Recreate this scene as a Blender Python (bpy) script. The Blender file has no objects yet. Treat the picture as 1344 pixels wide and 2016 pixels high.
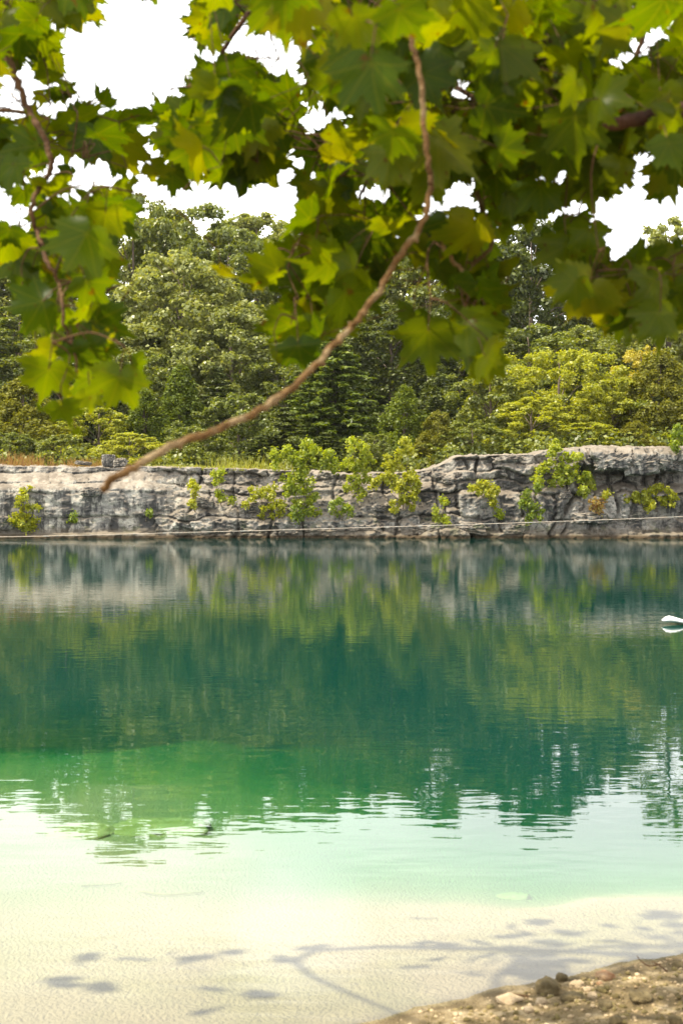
import bpy, math, random
import numpy as np
from mathutils import Vector, Matrix

C = bpy.context.scene.collection
sc = bpy.context.scene

# ------------------------------------------------------------------ camera
F = 2800.0          # focal length in photo pixels (50 mm on a 36 mm tall frame)
HOR = 980.0         # horizon row
CAMZ = 2.2          # camera height above the water
cam = bpy.data.cameras.new('camera'); co = bpy.data.objects.new('camera', cam); C.objects.link(co)
cam.lens = 50; cam.sensor_width = 36; cam.sensor_fit = 'AUTO'
cam.shift_y = -(1008-HOR)/2016
co.location = (0, 0, CAMZ); co.rotation_euler = (math.radians(90), 0, 0)
cam.clip_end = 3000; cam.clip_start = 0.1
cam.dof.use_dof = True; cam.dof.focus_distance = 45; cam.dof.aperture_fstop = 5.2
sc.camera = co

# ------------------------------------------------------------------ light
SUN_EL, SUN_AZ = math.radians(60), math.radians(-106)   # azimuth clockwise from +Y (view direction)
sd = Vector((math.sin(SUN_AZ)*math.cos(SUN_EL), math.cos(SUN_AZ)*math.cos(SUN_EL), math.sin(SUN_EL)))
sun = bpy.data.lights.new('sun', 'SUN'); so = bpy.data.objects.new('sun', sun); C.objects.link(so)
sun.energy = 5.0; sun.angle = math.radians(0.6); sun.color = (1.0, 0.91, 0.72)
so.rotation_euler = sd.to_track_quat('Z', 'Y').to_euler()
w = bpy.data.worlds.new('World'); sc.world = w; w.use_nodes = True
nt = w.node_tree; nt.nodes.clear()
N = nt.nodes.new; L = nt.links.new
out = N('ShaderNodeOutputWorld'); bg = N('ShaderNodeBackground')
sky = N('ShaderNodeTexSky'); sky.sky_type = 'NISHITA'; sky.sun_disc = False
sky.sun_elevation = SUN_EL; sky.sun_rotation = SUN_AZ; sky.dust_density = 3.0; sky.air_density = 1.0
tc = N('ShaderNodeTexCoord'); mp = N('ShaderNodeMapping'); mp.inputs['Scale'].default_value = (1.6, 1.6, 5)
nz = N('ShaderNodeTexNoise'); nz.inputs['Scale'].default_value = 1.3; nz.inputs['Detail'].default_value = 6
rp = N('ShaderNodeMapRange'); rp.inputs[1].default_value = .30; rp.inputs[2].default_value = .56
rp.inputs[3].default_value = .45; rp.inputs[4].default_value = 1.0
mx = N('ShaderNodeMix'); mx.data_type = 'RGBA'
L(tc.outputs['Generated'], mp.inputs[0]); L(mp.outputs[0], nz.inputs[0]); L(nz.outputs[0], rp.inputs[0])
L(rp.outputs[0], mx.inputs[0]); L(sky.outputs[0], mx.inputs[6]); mx.inputs[7].default_value = (14.5, 14.4, 14.1, 1)
sxyz = N('ShaderNodeSeparateXYZ'); L(tc.outputs['Generated'], sxyz.inputs[0])
hz = N('ShaderNodeMapRange'); L(sxyz.outputs[2], hz.inputs[0]); hz.inputs[1].default_value = .55; hz.inputs[2].default_value = .20
hz.inputs[3].default_value = .80; hz.inputs[4].default_value = 1.55; hz.interpolation_type = 'SMOOTHSTEP'
dt = N('ShaderNodeVectorMath'); dt.operation = 'DOT_PRODUCT'; L(tc.outputs['Generated'], dt.inputs[0])
dt.inputs[1].default_value = Vector((-82/2800, 1, 850/2800)).normalized()
gw = N('ShaderNodeMapRange'); gw.interpolation_type = 'SMOOTHERSTEP'; L(dt.outputs['Value'], gw.inputs[0]); gw.inputs[1].default_value = .9982; gw.inputs[2].default_value = .99995
gw.inputs[3].default_value = 0; gw.inputs[4].default_value = .3
sm = N('ShaderNodeMath'); L(hz.outputs[0], sm.inputs[0]); L(gw.outputs[0], sm.inputs[1])
vm_ = N('ShaderNodeVectorMath'); vm_.operation = 'SCALE'; L(mx.outputs[2], vm_.inputs[0]); L(sm.outputs[0], vm_.inputs['Scale'])
L(vm_.outputs[0], bg.inputs[0]); bg.inputs[1].default_value = 0.10; L(bg.outputs[0], out.inputs[0])
vs = sc.view_settings; vs.view_transform = 'Standard'; vs.look = 'None'; vs.exposure = 0.52; vs.gamma = 1; vs.use_curve_mapping = False
cy = sc.cycles
cy.max_bounces = 8; cy.diffuse_bounces = 3; cy.glossy_bounces = 3; cy.transmission_bounces = 4; cy.transparent_max_bounces = 12
cy.caustics_reflective = False; cy.caustics_refractive = False; cy.sample_clamp_indirect = 6

# ------------------------------------------------------------------ helpers
def P(px, py, d):
    """a photo pixel at a distance d -> a point of the place"""
    return Vector(((px-672)/F*d, d, CAMZ-(py-HOR)/F*d))

def tag(o, label=None, cat=None, group=None, kind=None):
    if label: o['label'] = label
    if cat: o['category'] = cat
    if group: o['group'] = group
    if kind: o['kind'] = kind
    return o

def empty(name, loc=(0, 0, 0), rz=0):
    o = bpy.data.objects.new(name, None); C.objects.link(o); o.location = loc; o.rotation_euler = (0, 0, rz)
    o.empty_display_size = .2
    return o

def mesh(name, V, Fc, mat, parent=None, smooth=False):
    m = bpy.data.meshes.new(name)
    V = np.asarray(V, dtype=np.float32).reshape(-1, 3)
    if isinstance(Fc, np.ndarray):
        n, k = Fc.shape
        m.vertices.add(len(V)); m.vertices.foreach_set('co', V.ravel())
        m.loops.add(n*k); m.loops.foreach_set('vertex_index', Fc.astype(np.int32).ravel())
        m.polygons.add(n); m.polygons.foreach_set('loop_start', np.arange(0, n*k, k, dtype=np.int32))
        m.polygons.foreach_set('loop_total', np.full(n, k, dtype=np.int32))
        m.update(calc_edges=True); m.validate()
    else:
        m.from_pydata([tuple(v) for v in V], [], Fc); m.update()
    if smooth: m.polygons.foreach_set('use_smooth', [True]*len(m.polygons))
    mats = mat if isinstance(mat, (list, tuple)) else [mat]
    for q in mats: m.materials.append(q)
    o = bpy.data.objects.new(name, m); C.objects.link(o)
    if parent: o.parent = parent
    return o

class Acc:
    def __init__(s): s.V = []; s.F = []; s.n = 0
    def add(s, V, Fc):
        V = np.asarray(V, dtype=float); s.V.append(V)
        s.F += [tuple(int(i)+s.n for i in f) for f in Fc]; s.n += len(V)
    def tube(s, pts, rad, sides=8, cap=True):
        pts = [Vector(p) for p in pts]; n = len(pts)
        if not hasattr(rad, '__len__'): rad = [rad]*n
        V = []; T0 = (pts[1]-pts[0]).normalized()
        up = Vector((0, 0, 1)) if abs(T0.z) < .9 else Vector((1, 0, 0))
        a = T0.cross(up).normalized()
        for i in range(n):
            T = (pts[min(i+1, n-1)]-pts[max(i-1, 0)]).normalized()
            a = (a-T*a.dot(T)).normalized(); b = T.cross(a)
            for k in range(sides):
                t = 2*math.pi*k/sides; V.append(pts[i]+(a*math.cos(t)+b*math.sin(t))*rad[i])
        Fc = [(i*sides+k, i*sides+(k+1) % sides, (i+1)*sides+(k+1) % sides, (i+1)*sides+k) for i in range(n-1) for k in range(sides)]
        if cap: Fc += [tuple(range(sides-1, -1, -1)), tuple(range((n-1)*sides, n*sides))]
        s.add([tuple(v) for v in V], Fc)
    def build(s, name, mat, parent=None, smooth=False):
        return mesh(name, np.concatenate(s.V), s.F, mat, parent, smooth)

def smooth_path(pts, k=5):
    pts = [Vector(p) for p in pts]; o = []
    for i in range(len(pts)-1):
        p0 = pts[max(i-1, 0)]; p1 = pts[i]; p2 = pts[i+1]; p3 = pts[min(i+2, len(pts)-1)]
        for j in range(k):
            t = j/k
            o.append(.5*((2*p1)+(p2-p0)*t+(2*p0-5*p1+4*p2-p3)*t*t+(3*p1-p0-3*p2+p3)*t**3))
    o.append(pts[-1]); return o

def _h(ix, iy, iz, s):
    n = (ix.astype(np.int64)*374761393+iy.astype(np.int64)*668265263+iz.astype(np.int64)*2147483647+s*1274126177) & 0xffffffff
    n = ((n ^ (n >> 13))*1274126177) & 0xffffffff
    n = ((n ^ (n >> 16))*2246822519) & 0xffffffff
    return ((n ^ (n >> 15)) & 0xffffff)/float(0xffffff)
def vnoise(x, y, z=0.0, s=0):
    x, y, z = np.broadcast_arrays(np.asarray(x, float), np.asarray(y, float), np.asarray(z, float))
    ix, iy, iz = np.floor(x), np.floor(y), np.floor(z)
    f = [a-b for a, b in ((x, ix), (y, iy), (z, iz))]
    f = [t*t*(3-2*t) for t in f]; r = 0
    for a in (0, 1):
        for b in (0, 1):
            for c in (0, 1):
                wt = (f[0] if a else 1-f[0])*(f[1] if b else 1-f[1])*(f[2] if c else 1-f[2])
                r = r+wt*_h(ix+a, iy+b, iz+c, s)
    return r
def fbm(x, y, z=0.0, s=0, o=4):
    r = 0; a = .5; t = 0
    for i in range(o):
        r = r+a*vnoise(np.asarray(x)*2**i, np.asarray(y)*2**i, np.asarray(z)*2**i, s+i*7); t += a; a *= .5
    return r/t
def sst(a, b, x):
    t = np.clip((x-a)/(b-a), 0, 1); return t*t*(3-2*t)

# ------------------------------------------------------------------ materials
def new_mat(name):
    m = bpy.data.materials.new(name); m.use_nodes = True; m.node_tree.nodes.clear()
    return m, m.node_tree.nodes.new, m.node_tree.links.new

def leaf_mat(name, cols, trans=0.45, gloss=0.06, tint=None, big=0.0):
    """foliage: each leaf its own tint between the given colours, light passing through the blade"""
    m, N, L = new_mat(name)
    o = N('ShaderNodeOutputMaterial'); g = N('ShaderNodeNewGeometry'); r = N('ShaderNodeValToRGB')
    els = r.color_ramp.elements; k = len(cols)
    while len(els) < k: els.new(.5)
    for i, c in enumerate(cols): els[i].position = i/(k-1); els[i].color = (*c, 1)
    oi = N('ShaderNodeObjectInfo')
    mix = N('ShaderNodeMath'); mix.operation = 'MULTIPLY_ADD'; mix.inputs[1].default_value = .75
    sc_ = N('ShaderNodeMath'); sc_.operation = 'MULTIPLY'; sc_.inputs[1].default_value = .25
    L(oi.outputs['Random'], sc_.inputs[0]); L(g.outputs['Random Per Island'], mix.inputs[0]); L(sc_.outputs[0], mix.inputs[2])
    L(mix.outputs[0], r.inputs[0])
    d = N('ShaderNodeBsdfDiffuse'); t = N('ShaderNodeBsdfTranslucent'); gl = N('ShaderNodeBsdfGlossy')
    gl.inputs['Roughness'].default_value = .45; gl.inputs['Color'].default_value = (1, 1, 1, 1)
    hs = N('ShaderNodeHueSaturation'); hs.inputs['Hue'].default_value = .485; hs.inputs['Saturation'].default_value = 1.15
    hs.inputs['Value'].default_value = 1.6
    L(r.outputs[0], d.inputs[0]); L(r.outputs[0], hs.inputs['Color']); L(hs.outputs[0], t.inputs[0])
    a = N('ShaderNodeMixShader'); a.inputs[0].default_value = trans; L(d.outputs[0], a.inputs[1]); L(t.outputs[0], a.inputs[2])
    b = N('ShaderNodeMixShader'); b.inputs[0].default_value = gloss; L(a.outputs[0], b.inputs[1]); L(gl.outputs[0], b.inputs[2])
    L(b.outputs[0], o.inputs[0]); return m

def rough_mat(name, c1, c2, scale=3.0, rough=.9, bump=.4, bscale=20, c3=None, stretch=(1, 1, 1)):
    m, N, L = new_mat(name)
    o = N('ShaderNodeOutputMaterial'); p = N('ShaderNodeBsdfPrincipled'); tcn = N('ShaderNodeTexCoord')
    mpn = N('ShaderNodeMapping'); mpn.inputs['Scale'].default_value = stretch; L(tcn.outputs['Object'], mpn.inputs[0])
    n = N('ShaderNodeTexNoise'); n.inputs['Scale'].default_value = scale; n.inputs['Detail'].default_value = 8
    r = N('ShaderNodeValToRGB'); r.color_ramp.elements[0].position = .35; r.color_ramp.elements[1].position = .68
    r.color_ramp.elements[0].color = (*c1, 1); r.color_ramp.elements[1].color = (*c2, 1)
    if c3: e = r.color_ramp.elements.new(.52); e.color = (*c3, 1)
    n2 = N('ShaderNodeTexNoise'); n2.inputs['Scale'].default_value = bscale; n2.inputs['Detail'].default_value = 6
    b = N('ShaderNodeBump'); b.inputs['Strength'].default_value = bump; b.inputs['Distance'].default_value = .05
    L(mpn.outputs[0], n.inputs[0]); L(mpn.outputs[0], n2.inputs[0]); L(n.outputs[0], r.inputs[0]); L(r.outputs[0], p.inputs['Base Color'])
    L(n2.outputs[0], b.inputs['Height']); L(b.outputs[0], p.inputs['Normal'])
    p.inputs['Roughness'].default_value = rough; p.inputs['Specular IOR Level'].default_value = .25
    L(p.outputs[0], o.inputs[0]); return m

def water_mat():
    m, N, L = new_mat('quarry_water')
    o = N('ShaderNodeOutputMaterial'); at = N('ShaderNodeAttribute'); at.attribute_name = 'depth'
    def math_(op, a=None, b=None):
        q = N('ShaderNodeMath'); q.operation = op
        for i, v in enumerate((a, b)):
            if v is None: continue
            if isinstance(v, (int, float)): q.inputs[i].default_value = v
            else: L(v, q.inputs[i])
        return q.outputs[0]
    # what the water body lets through and what it sends back, from its depth
    ks = (.66, .19, .40); Ci = (.003, .052, .037)
    T = [math_('EXPONENT', math_('MULTIPLY', at.outputs['Fac'], -k)) for k in ks]
    ct = N('ShaderNodeCombineColor'); cs = N('ShaderNodeCombineColor')
    for i in range(3):
        L(T[i], ct.inputs[i]); L(math_('MULTIPLY', math_('SUBTRACT', 1.0, T[i]), Ci[i]), cs.inputs[i])
    tr = N('ShaderNodeBsdfTransparent'); df = N('ShaderNodeBsdfDiffuse'); ad = N('ShaderNodeAddShader')
    L(ct.outputs[0], tr.inputs[0]); L(cs.outputs[0], df.inputs[0]); L(tr.outputs[0], ad.inputs[0]); L(df.outputs[0], ad.inputs[1])
    # ripples
    tcn = N('ShaderNodeTexCoord')
    def wave(scale, stretch, detail, dist, prev=None, rot=0):
        mpn = N('ShaderNodeMapping'); mpn.inputs['Scale'].default_value = stretch; mpn.inputs['Rotation'].default_value = (0, 0, rot)
        L(tcn.outputs['Object'], mpn.inputs[0])
        n = N('ShaderNodeTexNoise'); n.inputs['Scale'].default_value = scale; n.inputs['Detail'].default_value = detail
        n.inputs['Roughness'].default_value = .5
        L(mpn.outputs[0], n.inputs[0])
        b = N('ShaderNodeBump'); b.inputs['Strength'].default_value = 1.0; b.inputs['Distance'].default_value = dist
        L(n.outputs[0], b.inputs['Height'])
        if prev is not None: L(prev, b.inputs['Normal'])
        return b.outputs[0]
    n1 = wave(5.0, (.42, 1, 1), 2.0, .0017)
    n2 = wave(1.1, (.5, 1, 1), 2.0, .0022, n1, .3)
    fr = N('ShaderNodeFresnel'); fr.inputs['IOR'].default_value = 1.48; L(n2, fr.inputs['Normal'])
    gl = N('ShaderNodeBsdfGlossy'); gl.inputs['Roughness'].default_value = .0; L(n2, gl.inputs['Normal'])
    mxs = N('ShaderNodeMixShader'); L(fr.outputs[0], mxs.inputs[0]); L(ad.outputs[0], mxs.inputs[1]); L(gl.outputs[0], mxs.inputs[2])
    L(mxs.outputs[0], o.inputs[0]); return m

def cliff_mat():
    m, N, L = new_mat('limestone')
    o = N('ShaderNodeOutputMaterial'); p = N('ShaderNodeBsdfPrincipled'); tcn = N('ShaderNodeTexCoord')
    def noise(scale, stretch, detail=6, rough=.6):
        mpn = N('ShaderNodeMapping'); mpn.inputs['Scale'].default_value = stretch; L(tcn.outputs['Object'], mpn.inputs[0])
        n = N('ShaderNodeTexNoise'); n.inputs['Scale'].default_value = scale; n.inputs['Detail'].default_value = detail
        n.inputs['Roughness'].default_value = rough; L(mpn.outputs[0], n.inputs[0]); return n.outputs[0]
    def ramp(f, a, b, x0, x1):
        r = N('ShaderNodeMapRange'); r.inputs[1].default_value = a; r.inputs[2].default_value = b; r.inputs[3].default_value = x0; r.inputs[4].default_value = x1
        L(f, r.inputs[0]); return r.outputs[0]
    def mixc(f, a, b):
        q = N('ShaderNodeMix'); q.data_type = 'RGBA'
        L(f, q.inputs[0])
        for i, v in ((6, a), (7, b)):
            if isinstance(v, tuple): q.inputs[i].default_value = (*v, 1)
            else: L(v, q.inputs[i])
        return q.outputs[2]
    def mul(a, b):
        q = N('ShaderNodeMath'); q.operation = 'MULTIPLY'
        for i, v in enumerate((a, b)):
            if isinstance(v, (int, float)): q.inputs[i].default_value = v
            else: L(v, q.inputs[i])
        return q.outputs[0]
    g = N('ShaderNodeNewGeometry'); sx = N('ShaderNodeSeparateXYZ'); L(g.outputs['Position'], sx.inputs[0])
    sn = N('ShaderNodeSeparateXYZ'); L(g.outputs['Normal'], sn.inputs[0])
    base = mixc(ramp(noise(.9, (1, 1, 1.5)), .35, .65, 0, 1), (.19, .18, .165), (.40, .38, .345))
    base = mixc(ramp(noise(5, (1, 1, 2)), .45, .65, 0, .6), base, (.40, .37, .33))
    # chalky white patches, strongest on the left half of the quarry
    wh = mul(ramp(noise(.75, (1, 1, 1.6), 5, .65), .48, .56, 0, 1), ramp(sx.outputs[0], -9.0, -5.0, 1, .12))
    base = mixc(mul(wh, .85), base, (.64, .60, .52))
    # dark seepage streaks
    st = ramp(noise(1.1, (1, 1, .25), 8, .68), .48, .57, 0, .9)
    base = mixc(st, base, (.045, .045, .048))
    bl = ramp(noise(3.2, (1, 1, 1.3), 6, .75), .52, .62, 0, .75)
    base = mixc(bl, base, (.07, .068, .066))
    # weathered tan on upward faces
    base = mixc(ramp(sn.outputs[2], .25, .75, 0, .7), base, (.29, .24, .185))
    # algae tint and the brown band at the waterline
    base = mixc(mul(ramp(noise(1.3, (1, 1, 1), 4), .55, .65, 0, .5), ramp(sx.outputs[2], 1.6, .6, 0, 1)), base, (.08, .11, .035))
    base = mixc(ramp(sx.outputs[2], .60, .42, 0, .55), base, (.17, .14, .10))
    base = mixc(ramp(sx.outputs[2], .22, .10, 0, .9), base, (.055, .035, .016))
    L(base, p.inputs['Base Color']); p.inputs['Roughness'].default_value = .95; p.inputs['Specular IOR Level'].default_value = .2
    b = N('ShaderNodeBump'); b.inputs['Strength'].default_value = .8; b.inputs['Distance'].default_value = .12
    L(noise(4.5, (1, 1, 2.2), 10, .7), b.inputs['Height']); L(b.outputs[0], p.inputs['Normal'])
    L(p.outputs[0], o.inputs[0]); return m

def sycamore_leaf_mat():
    m, N, L = new_mat('sycamore_leaf')
    o = N('ShaderNodeOutputMaterial'); g = N('ShaderNodeNewGeometry'); uv = N('ShaderNodeUVMap'); s = N('ShaderNodeSeparateXYZ')
    L(uv.outputs[0], s.inputs[0])
    def M(op, a, b=None):
        q = N('ShaderNodeMath'); q.operation = op
        for i, v in enumerate((a, b)):
            if v is None: continue
            if isinstance(v, (int, float)): q.inputs[i].default_value = v
            else: L(v, q.inputs[i])
        return q.outputs[0]
    x = M('ABSOLUTE', s.outputs[0]); y = s.outputs[1]
    ds = []
    for deg in (0, 42, 88):
        a = math.radians(deg)
        ds.append(M('ABSOLUTE', M('SUBTRACT', M('MULTIPLY', x, math.cos(a)), M('MULTIPLY', y, math.sin(a)))))
    dmin = M('MINIMUM', ds[0], M('MINIMUM', ds[1], ds[2]))
    vein = N('ShaderNodeMapRange'); L(dmin, vein.inputs[0]); vein.inputs[1].default_value = .002; vein.inputs[2].default_value = .013
    vein.inputs[3].default_value = .8; vein.inputs[4].default_value = 0
    # side veins, slanting up from the ribs
    wv = M('SINE', M('MULTIPLY', M('SUBTRACT', y, M('MULTIPLY', x, .8)), 60.0))
    sv = N('ShaderNodeMapRange'); L(wv, sv.inputs[0]); sv.inputs[1].default_value = .86; sv.inputs[2].default_value = 1; sv.inputs[3].default_value = 0; sv.inputs[4].default_value = .35
    vm = M('MAXIMUM', vein.outputs[0], sv.outputs[0])
    r = N('ShaderNodeValToRGB'); els = r.color_ramp.elements
    cols = [(0, (.014, .034, .001)), (.4, (.028, .052, .001)), (.75, (.048, .070, .001)), (.95, (.085, .092, .001)), (1, (.11, .075, .004))]
    while len(els) < len(cols): els.new(.5)
    for e, (p_, c) in zip(els, cols): e.position = p_; e.color = (*c, 1)
    tcn = N('ShaderNodeTexCoord'); n = N('ShaderNodeTexNoise'); n.inputs['Scale'].default_value = 9; n.inputs['Detail'].default_value = 4
    L(tcn.outputs['Object'], n.inputs[0])
    ri = M('ADD', M('MULTIPLY', g.outputs['Random Per Island'], .8), M('MULTIPLY', M('SUBTRACT', n.outputs[0], .3), .5))
    L(ri, r.inputs[0])
    mv = N('ShaderNodeMix'); mv.data_type = 'RGBA'; L(M('MULTIPLY', vm, .26), mv.inputs[0]); L(r.outputs[0], mv.inputs[6]); mv.inputs[7].default_value = (.16, .14, .02, 1)
    hs = N('ShaderNodeHueSaturation'); hs.inputs['Hue'].default_value = .470; hs.inputs['Saturation'].default_value = 1.2; hs.inputs['Value'].default_value = 4.6
    fk = N('ShaderNodeTexNoise'); fk.inputs['Scale'].default_value = 34; fk.inputs['Detail'].default_value = 3; L(tcn.outputs['Object'], fk.inputs[0])
    fr_ = N('ShaderNodeMapRange'); L(fk.outputs[0], fr_.inputs[0]); fr_.inputs[1].default_value = .66; fr_.inputs[2].default_value = .72; fr_.inputs[4].default_value = .75
    mf = N('ShaderNodeMix'); mf.data_type = 'RGBA'; L(fr_.outputs[0], mf.inputs[0]); L(mv.outputs[2], mf.inputs[6]); mf.inputs[7].default_value = (.055, .028, .004, 1)
    L(mf.outputs[2], hs.inputs['Color'])
    d = N('ShaderNodeBsdfDiffuse'); t = N('ShaderNodeBsdfTranslucent'); gl = N('ShaderNodeBsdfGlossy'); gl.inputs['Roughness'].default_value = .38
    L(mf.outputs[2], d.inputs[0]); L(hs.outputs[0], t.inputs[0])
    a = N('ShaderNodeMixShader'); a.inputs[0].default_value = .55; L(d.outputs[0], a.inputs[1]); L(t.outputs[0], a.inputs[2])
    b = N('ShaderNodeMixShader'); b.inputs[0].default_value = .008; L(a.outputs[0], b.inputs[1]); L(gl.outputs[0], b.inputs[2])
    L(b.outputs[0], o.inputs[0]); return m

M_water = water_mat(); M_cliff = cliff_mat(); M_syc = sycamore_leaf_mat()
M_bark = rough_mat('bark', (.10, .075, .055), (.22, .17, .13), 2.5, .95, .8, 14, stretch=(1, 1, .3))
M_twig = rough_mat('sycamore_twig', (.05, .022, .008), (.14, .08, .03), 14, .75, .5, 60, c3=(.09, .042, .015))
M_limb = rough_mat('sycamore_limb', (.035, .014, .008), (.11, .05, .028), 9, .85, .7, 40)
M_dead = rough_mat('weathered_branch', (.10, .050, .014), (.36, .26, .14), 13, .8, .9, 60, c3=(.19, .10, .032))
M_sand = rough_mat('shore_ground', (.13, .095, .045), (.52, .41, .25), 7, .95, .9, 55, c3=(.27, .20, .10))
def marl_bed(m):
    # below the waterline the bed is pale lime mud with a film of algae in patches
    N, L = m.node_tree.nodes.new, m.node_tree.links.new
    p = [n for n in m.node_tree.nodes if n.type == 'BSDF_PRINCIPLED'][0]; src = p.inputs['Base Color'].links[0].from_socket
    g = N('ShaderNodeNewGeometry'); sx = N('ShaderNodeSeparateXYZ'); L(g.outputs['Position'], sx.inputs[0])
    r = N('ShaderNodeMapRange'); r.inputs[1].default_value = .004; r.inputs[2].default_value = -.012; L(sx.outputs[2], r.inputs[0])
    n = N('ShaderNodeTexNoise'); n.inputs['Scale'].default_value = .9; n.inputs['Detail'].default_value = 7; L(g.outputs['Position'], n.inputs[0])
    c = N('ShaderNodeValToRGB'); c.color_ramp.elements[0].position = .38; c.color_ramp.elements[0].color = (.46, .44, .22, 1); c.color_ramp.elements[1].position = .55; c.color_ramp.elements[1].color = (.53, .465, .285, 1)
    L(n.outputs[0], c.inputs[0])
    rz = N('ShaderNodeMapRange'); rz.inputs[1].default_value = -.045; rz.inputs[2].default_value = -.15; L(sx.outputs[2], rz.inputs[0])
    al = N('ShaderNodeMix'); al.data_type = 'RGBA'; L(rz.outputs[0], al.inputs[0]); L(c.outputs[0], al.inputs[6]); al.inputs[7].default_value = (.36, .40, .15, 1)
    wt = N('ShaderNodeMapRange'); wt.inputs[1].default_value = .050; wt.inputs[2].default_value = .016; wt.inputs[4].default_value = .6; L(sx.outputs[2], wt.inputs[0])
    wm = N('ShaderNodeMix'); wm.data_type = 'RGBA'; L(wt.outputs[0], wm.inputs[0]); L(src, wm.inputs[6]); wm.inputs[7].default_value = (.14, .105, .055, 1); src = wm.outputs[2]
    mxn = N('ShaderNodeMix'); mxn.data_type = 'RGBA'; L(r.outputs[0], mxn.inputs[0]); L(src, mxn.inputs[6]); L(al.outputs[2], mxn.inputs[7]); L(mxn.outputs[2], p.inputs['Base Color'])
marl_bed(M_sand)
M_hill = rough_mat('hill_earth', (.035, .035, .015), (.12, .10, .05), .6, .95, .6, 6, c3=(.05, .065, .02))
M_rock_pale = rough_mat('pale_stone', (.34, .25, .15), (.60, .48, .32), 9, .9, .7, 35)
M_rock_dark = rough_mat('dark_stone', (.08, .06, .028), (.26, .20, .10), 9, .9, .7, 35)
M_rock_red = rough_mat('rust_stone', (.26, .13, .06), (.46, .32, .19), 12, .9, .6, 40)
M_rock_grey = rough_mat('grey_boulder', (.16, .145, .13), (.36, .33, .29), 2.4, .95, .8, 9)
M_rock_tan = rough_mat('tan_boulder', (.28, .24, .20), (.50, .44, .37), 2.4, .95, .8, 9)
M_algae = rough_mat('algae_stone', (.34, .34, .10), (.55, .50, .24), 6, .95, .6, 20)
M_rope = rough_mat('pale_rope', (.52, .50, .44), (.70, .68, .62), 3, .9, .2, 30, c3=(.58, .46, .36))
M_white = rough_mat('white_hull', (.78, .79, .80), (.84, .84, .84), 3, .3, .02, 10)
M_trim = rough_mat('grey_trim', (.10, .13, .15), (.16, .20, .22), 3, .4, .02, 10)

# ------------------------------------------------------------------ ground, water, cliff, hill
def shore_s(x, y): return (x-.27)*.53-(y-5.95)*.848+.10*(vnoise(x*1.3, y*1.3, s=5)-.5)+.09*(fbm(x*6, y*6, s=6)-.5)+.05*(fbm(x*19, y*19, s=7, o=2)-.5)
def ground_h(x, y, true_depth=False):
    x = np.asarray(x, float); y = np.asarray(y, float)
    s = shore_s(x, y)
    land = .02+.13*s+.05*(fbm(x*1.1, y*1.1, s=3)-.5)*np.clip(s*2, 0, 1)+.045*(fbm(x*6, y*6, s=9)-.5)*np.clip(s*3+.3, 0, 1)+.03*(fbm(x*22, y*22, s=19)-.5)*np.clip(s*4+.2, 0, 1)
    w_ = np.maximum(-s, 0)
    edge = 8.0-.5*sst(.7, -.6, x)+.4*sst(-.8, -3, x)+.5*(fbm(x*.9, y*.5, s=11)-.5)*2+.12*(fbm(x*5, y*5, s=14)-.5)
    e = np.maximum(y-edge, 0)+ np.maximum(-x-14, 0)*.3+np.maximum(x-14, 0)*.3
    dep = .05*w_+.09*(fbm(x*.8, y*.8, s=13)-.45)*np.clip(w_, 0, 1)+.035*(fbm(x*3, y*3, s=15)-.5)*np.clip(w_*2, 0, 1)
    wr = sst(-1.2, 1.8, x+1.2*(fbm(x*.7, y*.5, s=12)-.5))
    dep = dep+wr*(1.5*(1-np.exp(-e*1.1))+8.0*(1-np.exp(-(e*.18)**1.3)))+(1-wr)*np.minimum(.21*e+.012*e*e+.34*np.maximum(e-4.0-3.0*(fbm(x*.6, y*.25, s=18)-.5)*2, 0)**1.35+.7*(fbm(x*.6, y*.35, s=17)-.5)*np.minimum(e, 1.5), 8)
    dep = np.maximum(dep, 0)
    if true_depth: return np.where(s > 0, 0, dep)
    # seen through the surface the bed looks lifted to about a quarter of its depth; it is laid there
    z = np.where(s > 0, np.minimum(land, .9+.02*s), -.11*np.minimum(dep, 9)+.012*np.clip(1-w_*6, 0, 1)-.004)
    return z
def nonuni(breaks):
    o = []
    for a, b, st in breaks: o += list(np.arange(a, b, st))
    o.append(breaks[-1][1]); return np.array(o)
def grid(xs, ys, zf):
    X, Y = np.meshgrid(xs, ys); Z = zf(X, Y)
    V = np.stack([X.ravel(), Y.ravel(), Z.ravel()], 1)
    nx, ny = len(xs), len(ys); i = np.arange(nx-1)[None, :]+nx*np.arange(ny-1)[:, None]
    Fc = np.stack([i, i+1, i+1+nx, i+nx], -1).reshape(-1, 4)
    return V, Fc, Z
gx = nonuni([(-220, -40, 15), (-40, -12, 3), (-12, -3, .35), (-3, -.6, .12), (-.6, 2.6, .035), (2.6, 6, .12), (6, 14, .6), (14, 40, 4), (40, 221, 15)])
gy = nonuni([(-60, -6, 6), (-6, 4.6, .5), (4.6, 8.2, .04), (8.2, 14, .12), (14, 24, .6), (24, 90, 4), (90, 92, 1)])
V, Fc, Z = grid(gx, gy, ground_h)
tag(mesh('ground', V, Fc, M_sand, smooth=True), kind='structure')
wx = nonuni([(-220, -40, 15), (-40, -12, 2), (-12, -3, .3), (-3, 4, .1), (4, 14, .5), (14, 40, 2), (40, 221, 15)])
wy = nonuni([(-10, 5, 1), (5, 13, .08), (13, 24, .4), (24, 88, 2)])
V, Fc, Z = grid(wx, wy, lambda x, y: x*0)
wo = mesh('water', V, Fc, M_water, smooth=True); tag(wo, kind='structure')
dep = ground_h(V[:, 0], V[:, 1], True).astype(np.float32)
a = wo.data.attributes.new('depth', 'FLOAT', 'POINT'); a.data.foreach_set('value', dep)

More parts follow.
